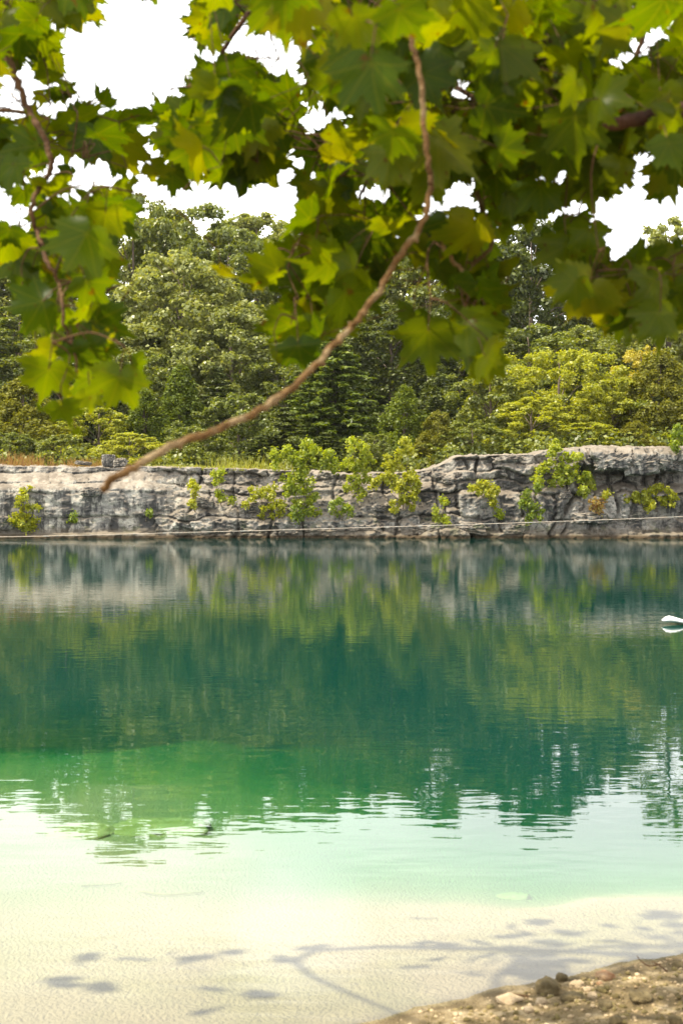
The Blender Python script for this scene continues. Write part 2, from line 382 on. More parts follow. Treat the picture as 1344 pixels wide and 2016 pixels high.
# --- the quarried limestone face
CY = 77.0
def X_at(px, d=CY): return (px-672)/F*d
top_px = [(-900, 900), (-300, 910), (0, 917), (250, 919), (480, 922), (560, 924), (720, 932), (800, 930), (840, 926), (880, 910), (905, 897), (1000, 893), (1060, 895), (1075, 888), (1150, 880), (1250, 879), (1344, 880), (1600, 872), (2200, 870)]
tx = np.array([X_at(p) for p, _ in top_px]); tz = np.array([CAMZ+(HOR-q)/F*CY for _, q in top_px])
def ztop(x): return np.interp(x, tx, tz)+.16*(fbm(x*.7, x*0, s=21)-.5)+.10*(fbm(x*3.1, x*0, s=23)-.5)
def cliff_y(x, z):
    """how far back the face stands at (x, z)"""
    T = ztop(x); h = z/T
    zl = sst(-8.5, -11, x); zr = sst(4.5, 7.0, x); zm = 1-np.maximum(zl, zr)
    y = np.zeros_like(x)
    # overall batter of each section
    y += zl*(.15+1.5*sst(.64, 1.0, h)+.10*h)
    y += zm*(.2+2.3*sst(.15, 1.0, h)**1.0)
    y += zr*(.25*h+.55*sst(.52, .60, h)*sst(13, 11, x)+.45*sst(.8, .9, h)*sst(9, 7, x))
    # cap stone jutting over a hollow, right end
    cap = sst(12.6, 13.4, x)
    y += zr*cap*(1.7*sst(.45, .62, h)*sst(.84, .74, h)-.55*sst(.70, .80, h)+.9*sst(.9, 1.05, h))
    # beds
    zz = z+(.5+.9*(1-zl))*(fbm(x*.16, x*0, s=31)-.5)+(.16+.55*(1-zl))*(fbm(x*.7, z*.8, s=33)-.5)+.10*(fbm(x*2.7, z*2.5, s=35)-.5)
    beds = np.array([-1.3, .38, 1.25, 2.62, 3.15, 3.75, 4.35, 5.9])
    k = np.clip(np.searchsorted(beds, zz.ravel())-1, 0, len(beds)-2).reshape(zz.shape)
    b0 = beds[k]; b1 = beds[k+1]; t = (zz-b0)/(b1-b0)
    # blocks in each bed
    rngk = np.random.RandomState(4); off = np.zeros_like(x); joint = np.zeros_like(x)
    for kk in range(len(beds)-1):
        xs = [-75.0]; 
        while xs[-1] < 75: xs.append(xs[-1]+rngk.uniform(.6, 1.0)*rngk.choice([1, 1.6, 3.2, 5]))
        xs = np.array(xs); ov = rngk.uniform(-1, 1, len(xs))
        xw = x+.55*(fbm(z*1.1, x*.5, s=40+kk)-.5)*2+.12*(fbm(z*5, x*3, s=90+kk)-.5)
        j = np.clip(np.searchsorted(xs, xw.ravel())-1, 0, len(xs)-2).reshape(x.shape)
        d = np.minimum(xw-xs[j], xs[j+1]-xw)
        mk = (k == kk)
        off = np.where(mk, ov[j], off); joint = np.where(mk, d, joint)
    amp = .12*zl+.34*zm+.42*zr
    y += off*amp
    crack = np.exp(-(np.minimum(t, 1-t)*(b1-b0)/.045)**2)*sst(.38, .60, vnoise(x*.55, zz*.8, s=55))
    y += crack*(.16*zl+.25*zm+.30*zr)
    y += np.exp(-(joint/.06)**2)*(.07*zl+.30*zm+.50*zr)*sst(.30, .52, vnoise(x*.5, z*.6, s=57))
    # rounding of the block edges
    y += .10*(1-np.clip(np.minimum(t, 1-t)*(b1-b0)/.16, 0, 1))**2*(.5*zl+1*zm+1*zr)
    vj = np.abs(((x*.42+.5*fbm(x*.3, z*.2, s=68)*3) % 1)-.5)*2; y += .95*np.exp(-((1-vj)/.06)**2)*sst(.45, .6, vnoise(x*.3, z*.35, s=69))*(.04*zl+.6*zm+1*zr)
    y -= (.45+.5*(fbm(x*.5, x*0, s=70)-.5)*2)*sst(.48+.0*z, .34, zz)                                   # the shelf at the waterline
    rdg = np.abs(fbm(x*1.1+z*.35, z*1.5, s=66, o=5)-.5)*2; rdg2 = np.abs(fbm(x*2.9-z*.5, z*4.6, s=67, o=4)-.5)*2
    y += (.8*(fbm(x*.8, z*1.1, s=61)-.5)+.30*(.35-rdg)+.24*(.3-rdg2)+.16*(fbm(x*8, z*12, s=65, o=3)-.5))*(.42*zl+1.25*zm+1.0*zr)
    return CY+.3+y
xs = nonuni([(-70, -24, .4), (-24, 24, .055), (24, 70.1, .4)])
NR = 120
vv = np.linspace(0, 1, NR)
Xg, Vg = np.meshgrid(xs, vv); Zg = -1.4+Vg*(ztop(Xg)+1.4); Yg = cliff_y(Xg, Zg)
back = nonuni([(.06, .6, .09), (.6, 2.5, .3), (2.5, 9, 1.2)])
yt = Yg[-1]; zt = Zg[-1]
Xb = np.repeat(xs[None, :], len(back), 0); Yb = yt[None, :]+back[:, None]
Zb = zt[None, :]+.10*(fbm(Xb*1.2, Yb*1.2, s=71)-.5)*2*np.clip(back[:, None]*2, 0, 1)+.07*(fbm(Xb*5, Yb*5, s=73)-.5)*2+.04*np.minimum(back[:, None], 3)
Zb[-1] -= .6
Xa = np.concatenate([Xg, Xb]); Ya = np.concatenate([Yg, Yb]); Za = np.concatenate([Zg, Zb])
V = np.stack([Xa.ravel(), Ya.ravel(), Za.ravel()], 1); nx = len(xs); ny = Xa.shape[0]
i = np.arange(nx-1)[None, :]+nx*np.arange(ny-1)[:, None]
Fc = np.stack([i, i+1, i+1+nx, i+nx], -1).reshape(-1, 4)
cl = mesh('cliff', V, Fc, M_cliff, smooth=False); tag(cl, kind='structure')

# --- wooded hill behind
def hill_h(x, y):
    b = ztop(x)-.25
    t = np.maximum(y-(CY+4.5), 0)
    r = b+.02*t+11.0*sst(6, 62, t)+14*sst(50, 160, t)-3.0*sst(2, 16, x)*sst(20, 60, t)+.5*(fbm(x*.12, y*.12, s=81)-.5)*np.clip(t/5, 0, 1)*2
    r += .8*sst(28, 30, t)+.35*(fbm(x*.6, y*.6, s=83)-.5)
    return r
V, Fc, Z = grid(nonuni([(-260, -60, 10), (-60, 60, 1.0), (60, 261, 10)]), nonuni([(CY+4, 150, 1.0), (150, 420, 15)]), hill_h)
tag(mesh('hill', V, Fc, M_hill, smooth=True), kind='structure')

# ------------------------------------------------------------------ foliage machinery
def leaf_quads(cent, nrm, size, rs, asp=.68, fold=.16):
    """rhombus leaves: cent (n,3), nrm (n,3), size (n,)"""
    n = len(cent)
    a = rs.normal(size=(n, 3)); nrm = nrm/np.linalg.norm(nrm, axis=1, keepdims=True)
    u = a-nrm*(a*nrm).sum(1, keepdims=True); u /= np.linalg.norm(u, axis=1, keepdims=True); v = np.cross(nrm, u)
    s = size[:, None]
    p0 = cent-u*s*.5; p2 = cent+u*s*.5; p1 = cent+v*s*asp*.5+nrm*s*fold; p3 = cent-v*s*asp*.5+nrm*s*fold
    V = np.stack([p0, p1, p2, p3], 1).reshape(-1, 3); Fc = np.arange(4*n).reshape(n, 4)
    return V, Fc

def clumps_to_leaves(cc, cr, flat, per, lsize, rs, up=.5, shell=.55, rnd=.7):
    """cc (m,3) clump centres, cr (m,) radii -> leaves spread through each clump, thicker towards its skin"""
    m = len(cc); n = m*per
    d = rs.normal(size=(n, 3)); d /= np.linalg.norm(d, axis=1, keepdims=True)
    rr = shell*.75+(1-shell*.75)*rs.rand(n)**.7; rr[rs.rand(n) < .22] *= 1.45
    c = np.repeat(cc, per, 0); r = np.repeat(cr, per)
    p = c+d*(r*rr)[:, None]*np.array([1, 1, flat])
    nr = d*.7+np.array([0, 0, up])+rs.normal(size=(n, 3))*rnd
    sz = lsize*(.6+.8*rs.rand(n))
    return leaf_quads(p, nr, sz, rs)

def crown_broad(seed, H=12, R=5, base=.12, n=95, cr=(.6, 1.25), per=190, ls=.22, lump=.35, flat=.75, up=.5, top=.35, shell=.55):
    rs = np.random.RandomState(seed); cc = []; rad = []
    lobes = [(rs.uniform(0, 6.28), rs.uniform(.2, .9), rs.uniform(.25, .5)) for _ in range(7)]
    while len(cc) < n:
        t = rs.rand(); th = rs.uniform(0, 6.2832)
        prof = math.sqrt(max(0, 1-abs((t-.42)/.60)**3.4))*(1-top*.35*t)
        k = 1+sum(lump*math.exp(-((t-h)/.18)**2)*max(0, math.cos(th-a_))**3 for a_, h, _ in lobes)-.15
        r = R*prof*k*(rs.rand()**.35)
        cc.append((r*math.cos(th), r*math.sin(th), H*(base+(1-base)*t*.96))); rad.append(rs.uniform(*cr)*(1-.35*t))
    cc = np.array(cc); rad = np.array(rad)
    V, Fc = clumps_to_leaves(cc, rad, flat, per, ls, rs, up, shell)
    return V, Fc, cc

def crown_cedar(seed, H=8, R=2.6, n=190, per=140, ls=.19, tip=1.0, droop=0):
    rs = np.random.RandomState(seed); cc = []; rad = []
    for _ in range(n):
        t = rs.rand()**1.25; th = rs.uniform(0, 6.2832)
        r = R*((1-t)**.85*.92+.06)*(.55+.45*rs.rand()**.5)*(1+.16*math.sin(3*th+seed)+.18*math.sin(9*t+th*2))
        cc.append((r*math.cos(th), r*math.sin(th), H*(.03+.94*t))); rad.append(rs.uniform(.32, .62)*(1-.45*t))
    cc = np.array(cc); V, Fc = clumps_to_leaves(cc, np.array(rad), 1.5, per, ls, rs, .55, .35, .8)
    rs2 = np.random.RandomState(seed+1)     # the leader shoot
    top = np.stack([rs2.normal(0, .10, 60), rs2.normal(0, .10, 60), H*(.93+.10*rs2.rand(60))], 1)
    V2, F2 = leaf_quads(top, rs2.normal(size=(60, 3)), np.full(60, ls*.8), rs2)
    return np.concatenate([V, V2]), np.concatenate([Fc, F2+len(V)]), cc

def crown_layered(seed, H=10, R=4.6, tiers=17, ls=.25, per=75):
    rs = np.random.RandomState(seed); cc = []; rad = []
    for k in range(tiers):
        t = k/(tiers-1); z = H*(.05+.9*t)
        nb = max(4, int(13*(1-t)+4)); rot = rs.uniform(0, 6)
        for b in range(nb):
            th = rot+6.2832*b/nb+rs.uniform(-.2, .2); Lb = R*((1-t)**.72*.95+.06)*rs.uniform(.65, 1.12)
            for q in range(1, 6):
                f = q/5; r = Lb*f
                cc.append((r*math.cos(th), r*math.sin(th), z-.16*Lb*f*f+rs.normal(0, .09))); rad.append((.30+.30*(1-f)+.05)*rs.uniform(.8, 1.3)*(1-.3*t))
    cc = np.array(cc); V, Fc = clumps_to_leaves(cc, np.array(rad), .28, per, ls, rs, 1.2, .2, .55)
    return V, Fc, cc

def trunk_mesh(H, r0, cc, seed, nl=12, base=0, lr=.3):
    rs = random.Random(seed); A = Acc()
    pts = [Vector((rs.uniform(-.12, .12)*i/6*H*.06, rs.uniform(-.12, .12)*i/6*H*.06, H*.88*i/8)) for i in range(9)]
    A.tube(smooth_path(pts, 2), [r0*(1-.9*j/16)+.015 for j in range(17)], 8)
    for k in range(nl):
        c = Vector(cc[rs.randrange(len(cc))]); z0 = max(.12*H, min(c.z*rs.uniform(.45, .8), H*.8)); i = min(7, int(z0/(H*.88)*8)); p0 = pts[i].lerp(pts[i+1], z0/(H*.88)*8-i)
        mid = p0.lerp(c, .5)+Vector((0, 0, .15*(c-p0).length)); r1 = r0*lr*(1-z0/H*.7)+.012
        A.tube(smooth_path([p0, mid, c], 3), [r1*(1-.8*j/6) for j in range(7)], 5)
    return A

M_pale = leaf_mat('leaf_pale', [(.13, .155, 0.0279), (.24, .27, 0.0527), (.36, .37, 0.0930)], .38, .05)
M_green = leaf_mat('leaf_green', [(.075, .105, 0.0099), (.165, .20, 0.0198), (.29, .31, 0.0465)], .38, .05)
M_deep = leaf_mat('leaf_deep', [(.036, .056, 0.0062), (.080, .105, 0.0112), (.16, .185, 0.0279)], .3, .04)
M_cedar = leaf_mat('leaf_cedar', [(.07, .105, 0.0093), (.13, .17, 0.0136), (.20, .24, 0.0248)], .3, .02)
M_olive = leaf_mat('leaf_olive', [(.11, .12, 0.0124), (.18, .185, 0.0186), (.25, .24, 0.0310)], .3, .02)
M_hem = leaf_mat('leaf_hemlock', [(.050, .085, 0.0093), (.115, .16, 0.0174), (.24, .28, 0.0465)], .33, .03)
M_lime = leaf_mat('leaf_lime', [(.20, .24, 0.0186), (.35, .37, 0.0341), (.50, .50, 0.0806)], .42, .03)
M_yellow = leaf_mat('leaf_yellow', [(.30, .27, 0.0124), (.42, .36, 0.0186), (.48, .42, 0.0372)], .35, .05)
M_bush = leaf_mat('leaf_shrub', [(.17, .24, 0.0124), (.31, .37, 0.0217), (.46, .48, 0.0558)], .45, .03)
M_bush2 = leaf_mat('leaf_shrub_green', [(.09, .15, 0.0124), (.18, .25, 0.0217), (.31, .36, 0.0496)], .42, .03)
M_bush3 = leaf_mat('leaf_shrub_gold', [(.22, .26, 0.0124), (.36, .38, 0.0186), (.52, .51, 0.0558)], .45, .03)
M_dry = leaf_mat('dry_stalk', [(.20, .10, 0.0310), (.30, .18, 0.0558), (.36, .30, 0.0744)], .3, .02)
M_grass = leaf_mat('grass_blade', [(.16, .20, 0.0186), (.28, .30, 0.0310), (.38, .36, 0.0744)], .4, .03)

PROTO = {}
def proto(kind):
    if kind in PROTO: return PROTO[kind]
    mat = None
    if kind == 'pale_a': V, Fc, cc = crown_broad(3, 12, 5.2, .08, 190, (.4, 1.15), 160, .30); mat = M_pale; H, R = 12, 5.2
    if kind == 'pale_b': V, Fc, cc = crown_broad(8, 13, 4.6, .06, 190, (.35, 1.05), 150, .29, lump=.5); mat = M_pale; H, R = 13, 4.6
    if kind == 'green_a': V, Fc, cc = crown_broad(14, 12, 5.0, .05, 180, (.4, 1.2), 160, .31, lump=.45); mat = M_green; H, R = 12, 5
    if kind == 'green_b': V, Fc, cc = crown_broad(19, 12, 4.6, .05, 190, (.35, 1.0), 150, .29, lump=.3, top=.2); mat = M_green; H, R = 12, 4.6
    if kind == 'deep_a': V, Fc, cc = crown_broad(25, 12, 4.8, .05, 180, (.4, 1.2), 150, .30, lump=.45); mat = M_deep; H, R = 12, 4.8
    if kind == 'airy': V, Fc, cc = crown_broad(31, 12, 4.8, .08, 130, (.4, .85), 150, .26, lump=.6, shell=.2); mat = M_pale; H, R = 12, 4.8
    if kind == 'lime_a': V, Fc, cc = crown_broad(37, 8, 4.2, .02, 150, (.35, .8), 210, .19, lump=.5, flat=.95, up=.5, shell=.3); mat = M_lime; H, R = 8, 4.2
    if kind == 'lime_b': V, Fc, cc = crown_broad(41, 7, 3.2, .02, 120, (.3, .7), 180, .21, lump=.5, flat=.6, up=.8, shell=.3, top=.5); mat = M_lime; H, R = 7, 3.2
    if kind == 'bushy': V, Fc, cc = crown_broad(45, 7, 3.3, .01, 130, (.3, .75), 190, .20, lump=.45, flat=.7, top=.4, shell=.35); mat = M_green; H, R = 7, 3.3
    if kind == 'yellow': V, Fc, cc = crown_broad(49, 7, 2.2, .3, 60, (.3, .6), 120, .16, lump=.4); mat = M_yellow; H, R = 7, 2.2
    if kind == 'cedar_a': V, Fc, cc = crown_cedar(53, 8, 2.7); mat = M_cedar; H, R = 8, 2.7
    if kind == 'cedar_b': V, Fc, cc = crown_cedar(57, 8, 3.4, 230, 140); mat = M_olive; H, R = 8, 3.4
    if kind == 'conifer': V, Fc, cc = crown_cedar(59, 9, 2.6, 190, 130, .23); mat = M_deep; H, R = 9, 2.6
    if kind == 'layered': V, Fc, cc = crown_layered(61, 10, 4.6); mat = M_hem; H, R = 10, 4.6
    if kind == 'layered_deep': V, Fc, cc = crown_layered(67, 9, 4.0, 13); mat = M_deep; H, R = 9, 4.0
    me = mesh('crown', V, Fc, mat); cm = me.data; bpy.data.objects.remove(me)
    tr = trunk_mesh(H, .24 if H > 9 else .15, cc, len(kind)+H).build('trunk', M_bark); tm = tr.data; bpy.data.objects.remove(tr)
    for q in tm.polygons: q.use_smooth = True
    PROTO[kind] = (cm, tm, H, R); return PROTO[kind]

rtree = random.Random(77)
def tree(px, top, D, wpx, kind, label, name='tree', group='trees on the wooded slope', lean=0):
    cm, tm, H, R = proto(kind)
    X = (px-672)/F*D; g = float(hill_h(np.array([X]), np.array([float(D)]))[0])-.15
    if D > 118: top -= 24
    zt = CAMZ+(HOR-top)/F*D; h = (zt-g)/(H*.99); wd = wpx*1.22/F*D/(2*R*.98)
    e = empty(name, (X, D, g), rtree.uniform(0, 6.28)); e.scale = (wd, wd, h); tag(e, label, name.replace('_', ' '), group)
    for nm, me in (('trunk', tm), ('crown', cm)):
        o = bpy.data.objects.new(nm, me); C.objects.link(o); o.parent = e
    return e

T = [
 # back row on the skyline
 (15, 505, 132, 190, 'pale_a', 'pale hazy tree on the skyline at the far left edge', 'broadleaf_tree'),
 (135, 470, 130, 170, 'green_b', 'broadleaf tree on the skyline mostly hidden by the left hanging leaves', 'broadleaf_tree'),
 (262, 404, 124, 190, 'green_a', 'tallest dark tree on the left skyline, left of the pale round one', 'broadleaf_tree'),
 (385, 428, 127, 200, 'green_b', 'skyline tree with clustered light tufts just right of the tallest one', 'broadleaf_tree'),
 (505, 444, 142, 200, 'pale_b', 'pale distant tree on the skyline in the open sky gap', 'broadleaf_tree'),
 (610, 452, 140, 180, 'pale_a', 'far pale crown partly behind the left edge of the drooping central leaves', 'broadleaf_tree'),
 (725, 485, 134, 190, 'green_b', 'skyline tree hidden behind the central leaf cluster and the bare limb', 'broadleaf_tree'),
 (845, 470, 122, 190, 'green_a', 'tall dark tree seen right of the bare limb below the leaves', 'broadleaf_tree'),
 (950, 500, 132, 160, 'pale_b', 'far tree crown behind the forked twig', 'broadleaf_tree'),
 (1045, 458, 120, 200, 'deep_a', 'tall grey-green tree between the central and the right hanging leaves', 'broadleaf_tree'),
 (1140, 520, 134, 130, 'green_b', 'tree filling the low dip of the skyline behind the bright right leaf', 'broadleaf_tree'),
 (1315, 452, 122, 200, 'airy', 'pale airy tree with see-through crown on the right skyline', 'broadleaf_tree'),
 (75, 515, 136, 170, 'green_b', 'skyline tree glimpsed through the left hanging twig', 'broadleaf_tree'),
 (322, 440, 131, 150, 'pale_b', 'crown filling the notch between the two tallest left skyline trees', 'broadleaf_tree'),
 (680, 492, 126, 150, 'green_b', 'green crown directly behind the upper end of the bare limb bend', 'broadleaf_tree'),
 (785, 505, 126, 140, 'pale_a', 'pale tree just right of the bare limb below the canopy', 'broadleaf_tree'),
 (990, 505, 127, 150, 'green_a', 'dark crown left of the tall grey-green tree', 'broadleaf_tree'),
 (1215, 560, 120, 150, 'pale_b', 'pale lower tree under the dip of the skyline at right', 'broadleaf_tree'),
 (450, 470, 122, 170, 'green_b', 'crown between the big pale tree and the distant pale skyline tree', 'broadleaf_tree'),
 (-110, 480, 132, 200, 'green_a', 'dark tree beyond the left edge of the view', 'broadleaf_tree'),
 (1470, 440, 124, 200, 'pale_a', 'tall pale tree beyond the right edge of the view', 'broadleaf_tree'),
 # middle row
 (360, 498, 112, 250, 'pale_a', 'big rounded pale green tree, brightest crown of the left slope', 'broadleaf_tree'),
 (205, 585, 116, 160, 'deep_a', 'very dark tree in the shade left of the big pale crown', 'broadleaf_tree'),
 (40, 600, 114, 200, 'green_b', 'mid green tree behind the left hanging twig', 'broadleaf_tree'),
 (455, 605, 108, 170, 'pale_b', 'pale tree at the right foot of the big rounded crown', 'broadleaf_tree'),
 (560, 690, 106, 150, 'green_a', 'mid green tree left of the layered conifer', 'broadleaf_tree'),
 (640, 570, 118, 160, 'green_b', 'green crown behind the bend of the bare limb', 'broadleaf_tree'),
 (770, 600, 114, 180, 'deep_a', 'dark crown right of the bare limb above the layered conifer', 'broadleaf_tree'),
 (905, 600, 112, 160, 'deep_a', 'dark tree behind the big lobed central leaf', 'broadleaf_tree'),
 (1040, 642, 106, 190, 'green_b', 'bright green rounded tree above the lime thicket', 'broadleaf_tree'),
 (1165, 640, 108, 180, 'green_a', 'green tree with dark hollows below the bright right leaf', 'broadleaf_tree'),
 (1300, 625, 108, 190, 'pale_b', 'pale green tree behind the yellow-topped sapling at right', 'broadleaf_tree'),
 (-120, 620, 110, 220, 'green_b', 'mid slope tree beyond the left edge', 'broadleaf_tree'),
 (1480, 620, 108, 220, 'green_a', 'mid slope tree beyond the right edge', 'broadleaf_tree'),
 (430, 720, 101, 130, 'layered_deep', 'dark layered conifer below the big pale crown', 'conifer'),
 (270, 690, 104, 150, 'green_a', 'green tree above the two small cedars at left', 'broadleaf_tree'),
 (130, 700, 102, 150, 'deep_a', 'dark tree behind the lowest hanging leaves at left', 'broadleaf_tree'),
 # front row along the ledge
 (45, 745, 92, 210, 'cedar_b', 'wide olive cedar above the red dry stalks at far left', 'cedar_tree'),
 (355, 722, 95, 130, 'cedar_a', 'pointed green cedar left of centre, below the big pale crown', 'cedar_tree'),
 (285, 770, 94, 120, 'cedar_a', 'small paler cedar left of the pointed green one', 'cedar_tree'),
 (470, 775, 90, 150, 'bushy', 'low bushy tree right above the end of the bare limb', 'small_tree'),
 (655, 655, 97, 250, 'layered', 'large blue-green conifer with flat layered boughs in the middle', 'conifer'),
 (560, 800, 91, 140, 'layered_deep', 'low dark conifer left of the large layered one', 'conifer'),
 (795, 762, 90, 130, 'cedar_a', 'yellow-olive cedar right of the large layered conifer', 'cedar_tree'),
 (862, 810, 88, 120, 'cedar_b', 'small round olive cedar beside the raised rock ledge', 'cedar_tree'),
 (865, 722, 101, 120, 'conifer', 'nearly black conifer behind the olive cedars', 'conifer'),
 (965, 712, 93, 170, 'bushy', 'bushy green tree under the lowest yellow central leaf', 'small_tree'),
 (1100, 690, 95, 230, 'lime_a', 'wide bright lime-yellow tree on the right', 'small_tree'),
 (1205, 745, 93, 150, 'lime_b', 'narrow lime tree between the wide lime one and the brownish cedar', 'small_tree'),
 (1295, 690, 92, 190, 'cedar_b', 'tall brownish olive cedar at the right edge', 'cedar_tree'),
 (1262, 680, 97, 90, 'yellow', 'slender tree with yellow leaves peeking over the brownish cedar', 'small_tree'),
 (1045, 780, 89, 150, 'lime_b', 'low lime tree at the ledge below the wide lime one', 'small_tree'),
 (195, 800, 93, 130, 'lime_b', 'light green small tree between the left cedars', 'small_tree'),
 (-110, 740, 92, 200, 'cedar_b', 'cedar beyond the left edge of the view', 'cedar_tree'),
 (1460, 720, 92, 200, 'bushy', 'bushy tree beyond the right edge of the view', 'small_tree'),
]
for q in T: tree(*q)
LOW = [(120, 855, 86, 90, 'bushy', 'low light green shrub left above the pale rock wall'),
 (255, 850, 86.5, 110, 'lime_b', 'lime shrub just behind the twin grey boulders'),
 (385, 840, 86.5, 110, 'bushy', 'rounded shrub behind the grassy ledge left of the bare limb'),
 (510, 858, 86, 110, 'layered_deep', 'dark low shrub right of the grassy ledge'),
 (640, 850, 86, 120, 'layered_deep', 'dark low shrub behind the flat-topped ledge bush'),
 (735, 855, 86, 100, 'bushy', 'pale green shrub between the two lime saplings'),
 (930, 830, 86.5, 120, 'bushy', 'green shrub above the raised ledge'),
 (1160, 830, 86.5, 130, 'lime_b', 'lime shrub above the jutting cap rock'),
 (1250, 830, 86.5, 110, 'cedar_b', 'dull olive shrub above the cap rock at right'),
 (20, 850, 87, 110, 'bushy', 'shrub behind the red dry stalks')]
for q in LOW: tree(*q, name='shrub', group='shrubs along the ledge top')

# thicket that closes the ground between the trunks (reads as one mass)
def thicket(name, n, x0, x1, y0, y1, mat, seed, rr_=(.5, 1.2), per=110, ls=.26):
    rs = np.random.RandomState(seed); Y = rs.uniform(y0, y1, n); X = rs.uniform(x0, x1, n)*Y/100
    r = rs.uniform(*rr_, n); z = hill_h(X, Y)+r*.45
    V, Fc = clumps_to_leaves(np.stack([X, Y, z], 1), r, .9, per, ls, rs, .6, .5, .7)
    return tag(mesh(name, V, Fc, mat), kind='stuff')
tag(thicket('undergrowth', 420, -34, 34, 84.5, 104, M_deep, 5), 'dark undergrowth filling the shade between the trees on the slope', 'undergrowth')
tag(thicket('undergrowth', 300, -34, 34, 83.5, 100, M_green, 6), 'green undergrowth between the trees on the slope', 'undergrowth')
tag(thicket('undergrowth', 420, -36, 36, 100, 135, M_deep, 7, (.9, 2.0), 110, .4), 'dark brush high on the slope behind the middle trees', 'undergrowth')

# ------------------------------------------------------------------ bushes rooted in the rock
def face_y(X, z):
    return float(cliff_y(np.array([[X]]), np.array([[z]]))[0, 0])
def ledge_bush(px, py, wpx, hpx, mat, label, seed, root=None, blobs=None, dens=1.0, name='ledge_bush'):
    """crown centred on (px,py); blobs = list of (dx,dy,r) in pixels, else an ellipse is filled"""
    rs = np.random.RandomState(seed); rr = random.Random(seed)
    Xc = X_at(px, 76.3); zc = CAMZ+(HOR-py)/F*76.3
    rx, rz = root if root else (px, py+hpx*.55)
    Xr = X_at(rx, 76.8); zr = max(CAMZ+(HOR-rz)/F*76.8, .2); yr = face_y(Xr, min(zr, float(ztop(np.array([Xr]))[0])-.02))
    yc = min(yr-.35, face_y(Xc, max(.2, min(zc, float(ztop(np.array([Xc]))[0])-.05)))-.35)
    e = empty(name, (Xr, yr, zr)); tag(e, label, 'bush', 'bushes growing out of the rock face')
    cc = []; rad = []
    s = 76.3/F
    if blobs is None:
        n = max(7, int(wpx*hpx/230))
        for _ in range(n):
            a = rs.uniform(0, 6.28); q = math.sqrt(rs.rand())*.95
            cc.append((Xc-Xr+q*math.cos(a)*wpx*.45*s, yc-yr+rs.normal(0, .22), zc-zr+q*math.sin(a)*hpx*.45*s)); rad.append(rs.uniform(.16, .34))
    else:
        for dx, dy, r in blobs:
            for _ in range(max(3, int(r*r/42))):
                a = rs.uniform(0, 6.28); q = math.sqrt(rs.rand())
                cc.append((Xc-Xr+(dx*1.08+q*math.cos(a)*r*1.05)*s, yc-yr+rs.normal(0, .2), zc-zr+(-dy*1.08+q*math.sin(a)*r*1.05)*s)); rad.append(rs.uniform(.14, .30))
    cc = np.array(cc)
    V, Fc = clumps_to_leaves(cc, np.array(rad), 1.0, int(70*dens), .16, rs, .5, .1, .8)
    mesh('foliage', V, Fc, mat, e)
    A = Acc(); hub = Vector((.25*(Xc-Xr), .6*(yc-yr), .2*(zc-zr)))
    A.tube([Vector((0, .25, 0)), hub*.5+Vector((.03, 0, .02)), hub], [.035, .028, .022], 6)
    for k in range(min(12, len(cc))):
        c = Vector(cc[rr.randrange(len(cc))]); mid = hub.lerp(c, .5)+Vector((0, -.05, .1))
        A.tube([hub, mid, c], [.016, .011, .005], 4)
    A.build('stem', M_bark, e)
B = ledge_bush
B(45, 1005, 58, 80, M_bush3, 'small yellow-green sapling at the water, far left of the pale wall', 1, (45, 1045), [(3, -32, 10), (-5, -12, 13), (15, -2, 12), (-14, 12, 14), (8, 16, 14), (-20, 28, 12), (2, 32, 12)])
B(377, 968, 36, 70, M_bush3, 'thin upright yellow twig bush left of the middle on the pale wall', 2, (380, 1010), [(0, -12, 14), (-3, 22, 8), (5, 0, 10)], .8)
B(428, 958, 40, 90, M_bush, 'spindly lime bush with two tufts right of the thin yellow one', 3, (430, 1000), [(-3, -28, 12), (-6, -12, 10), (12, 20, 12), (2, 14, 9)], .8)
B(515, 985, 90, 66, M_bush3, 'sprawling yellow bush left of the large flat-topped one', 4, (530, 1020), [(-10, -14, 16), (18, -22, 12), (26, 2, 18), (-28, 4, 14), (8, 24, 12), (36, 14, 14)], .8)
B(597, 945, 130, 130, M_bush, 'largest ledge bush, flat-topped crown spilling down the rock', 5, (597, 1012), [(0, -50, 24), (-22, -50, 18), (-44, -38, 17), (30, -44, 20), (48, -34, 16), (62, -26, 12), (-12, -26, 22), (-5, 0, 24), (-22, 22, 18), (8, 24, 18), (-34, 4, 13), (-4, 46, 14), (-20, 58, 10), (20, 60, 10)], 1.2)
B(706, 922, 70, 130, M_bush, 'tall narrow lime bush overlapping the ledge top left of centre', 6, (706, 985), [(-4, -48, 14), (0, -26, 19), (-12, -12, 14), (14, -10, 16), (-4, 12, 18), (18, 22, 13), (-14, 34, 12), (2, 44, 10)], 1.0)
B(788, 940, 100, 140, M_bush3, 'bright yellow bush with a tall thin shoot in the middle', 7, (795, 1005), [(8, -66, 7), (16, -50, 7), (4, -40, 9), (-22, -30, 12), (-2, -20, 13), (-22, -2, 14), (4, 2, 20), (24, -4, 14), (-38, 8, 14), (22, 14, 18), (6, 32, 18), (18, 46, 14), (-12, 54, 9)], 1.1)
B(672, 1002, 62, 38, M_bush2, 'low vivid green bush near the waterline left of the yellow one', 8, (672, 1025), None, 1.0)
B(871, 1004, 30, 50, M_bush, 'small oval yellow bush low on the rock, right of the slab pile', 9, (871, 1028), [(0, -12, 11), (-3, 8, 12), (5, 20, 8)])
B(960, 962, 58, 38, M_bush3, 'rounded yellow bush clinging to the flat grey face', 10, (965, 990), [(-12, -2, 16), (12, -4, 16), (6, 12, 10), (10, 24, 5)], 1.1)
B(1045, 995, 54, 70, M_bush2, 'olive bush in the dark cleft right of the flat grey face', 11, (1045, 1025), [(-14, -4, 14), (10, -34, 11), (-2, -18, 10), (14, 14, 14), (-6, 16, 14)], .9)
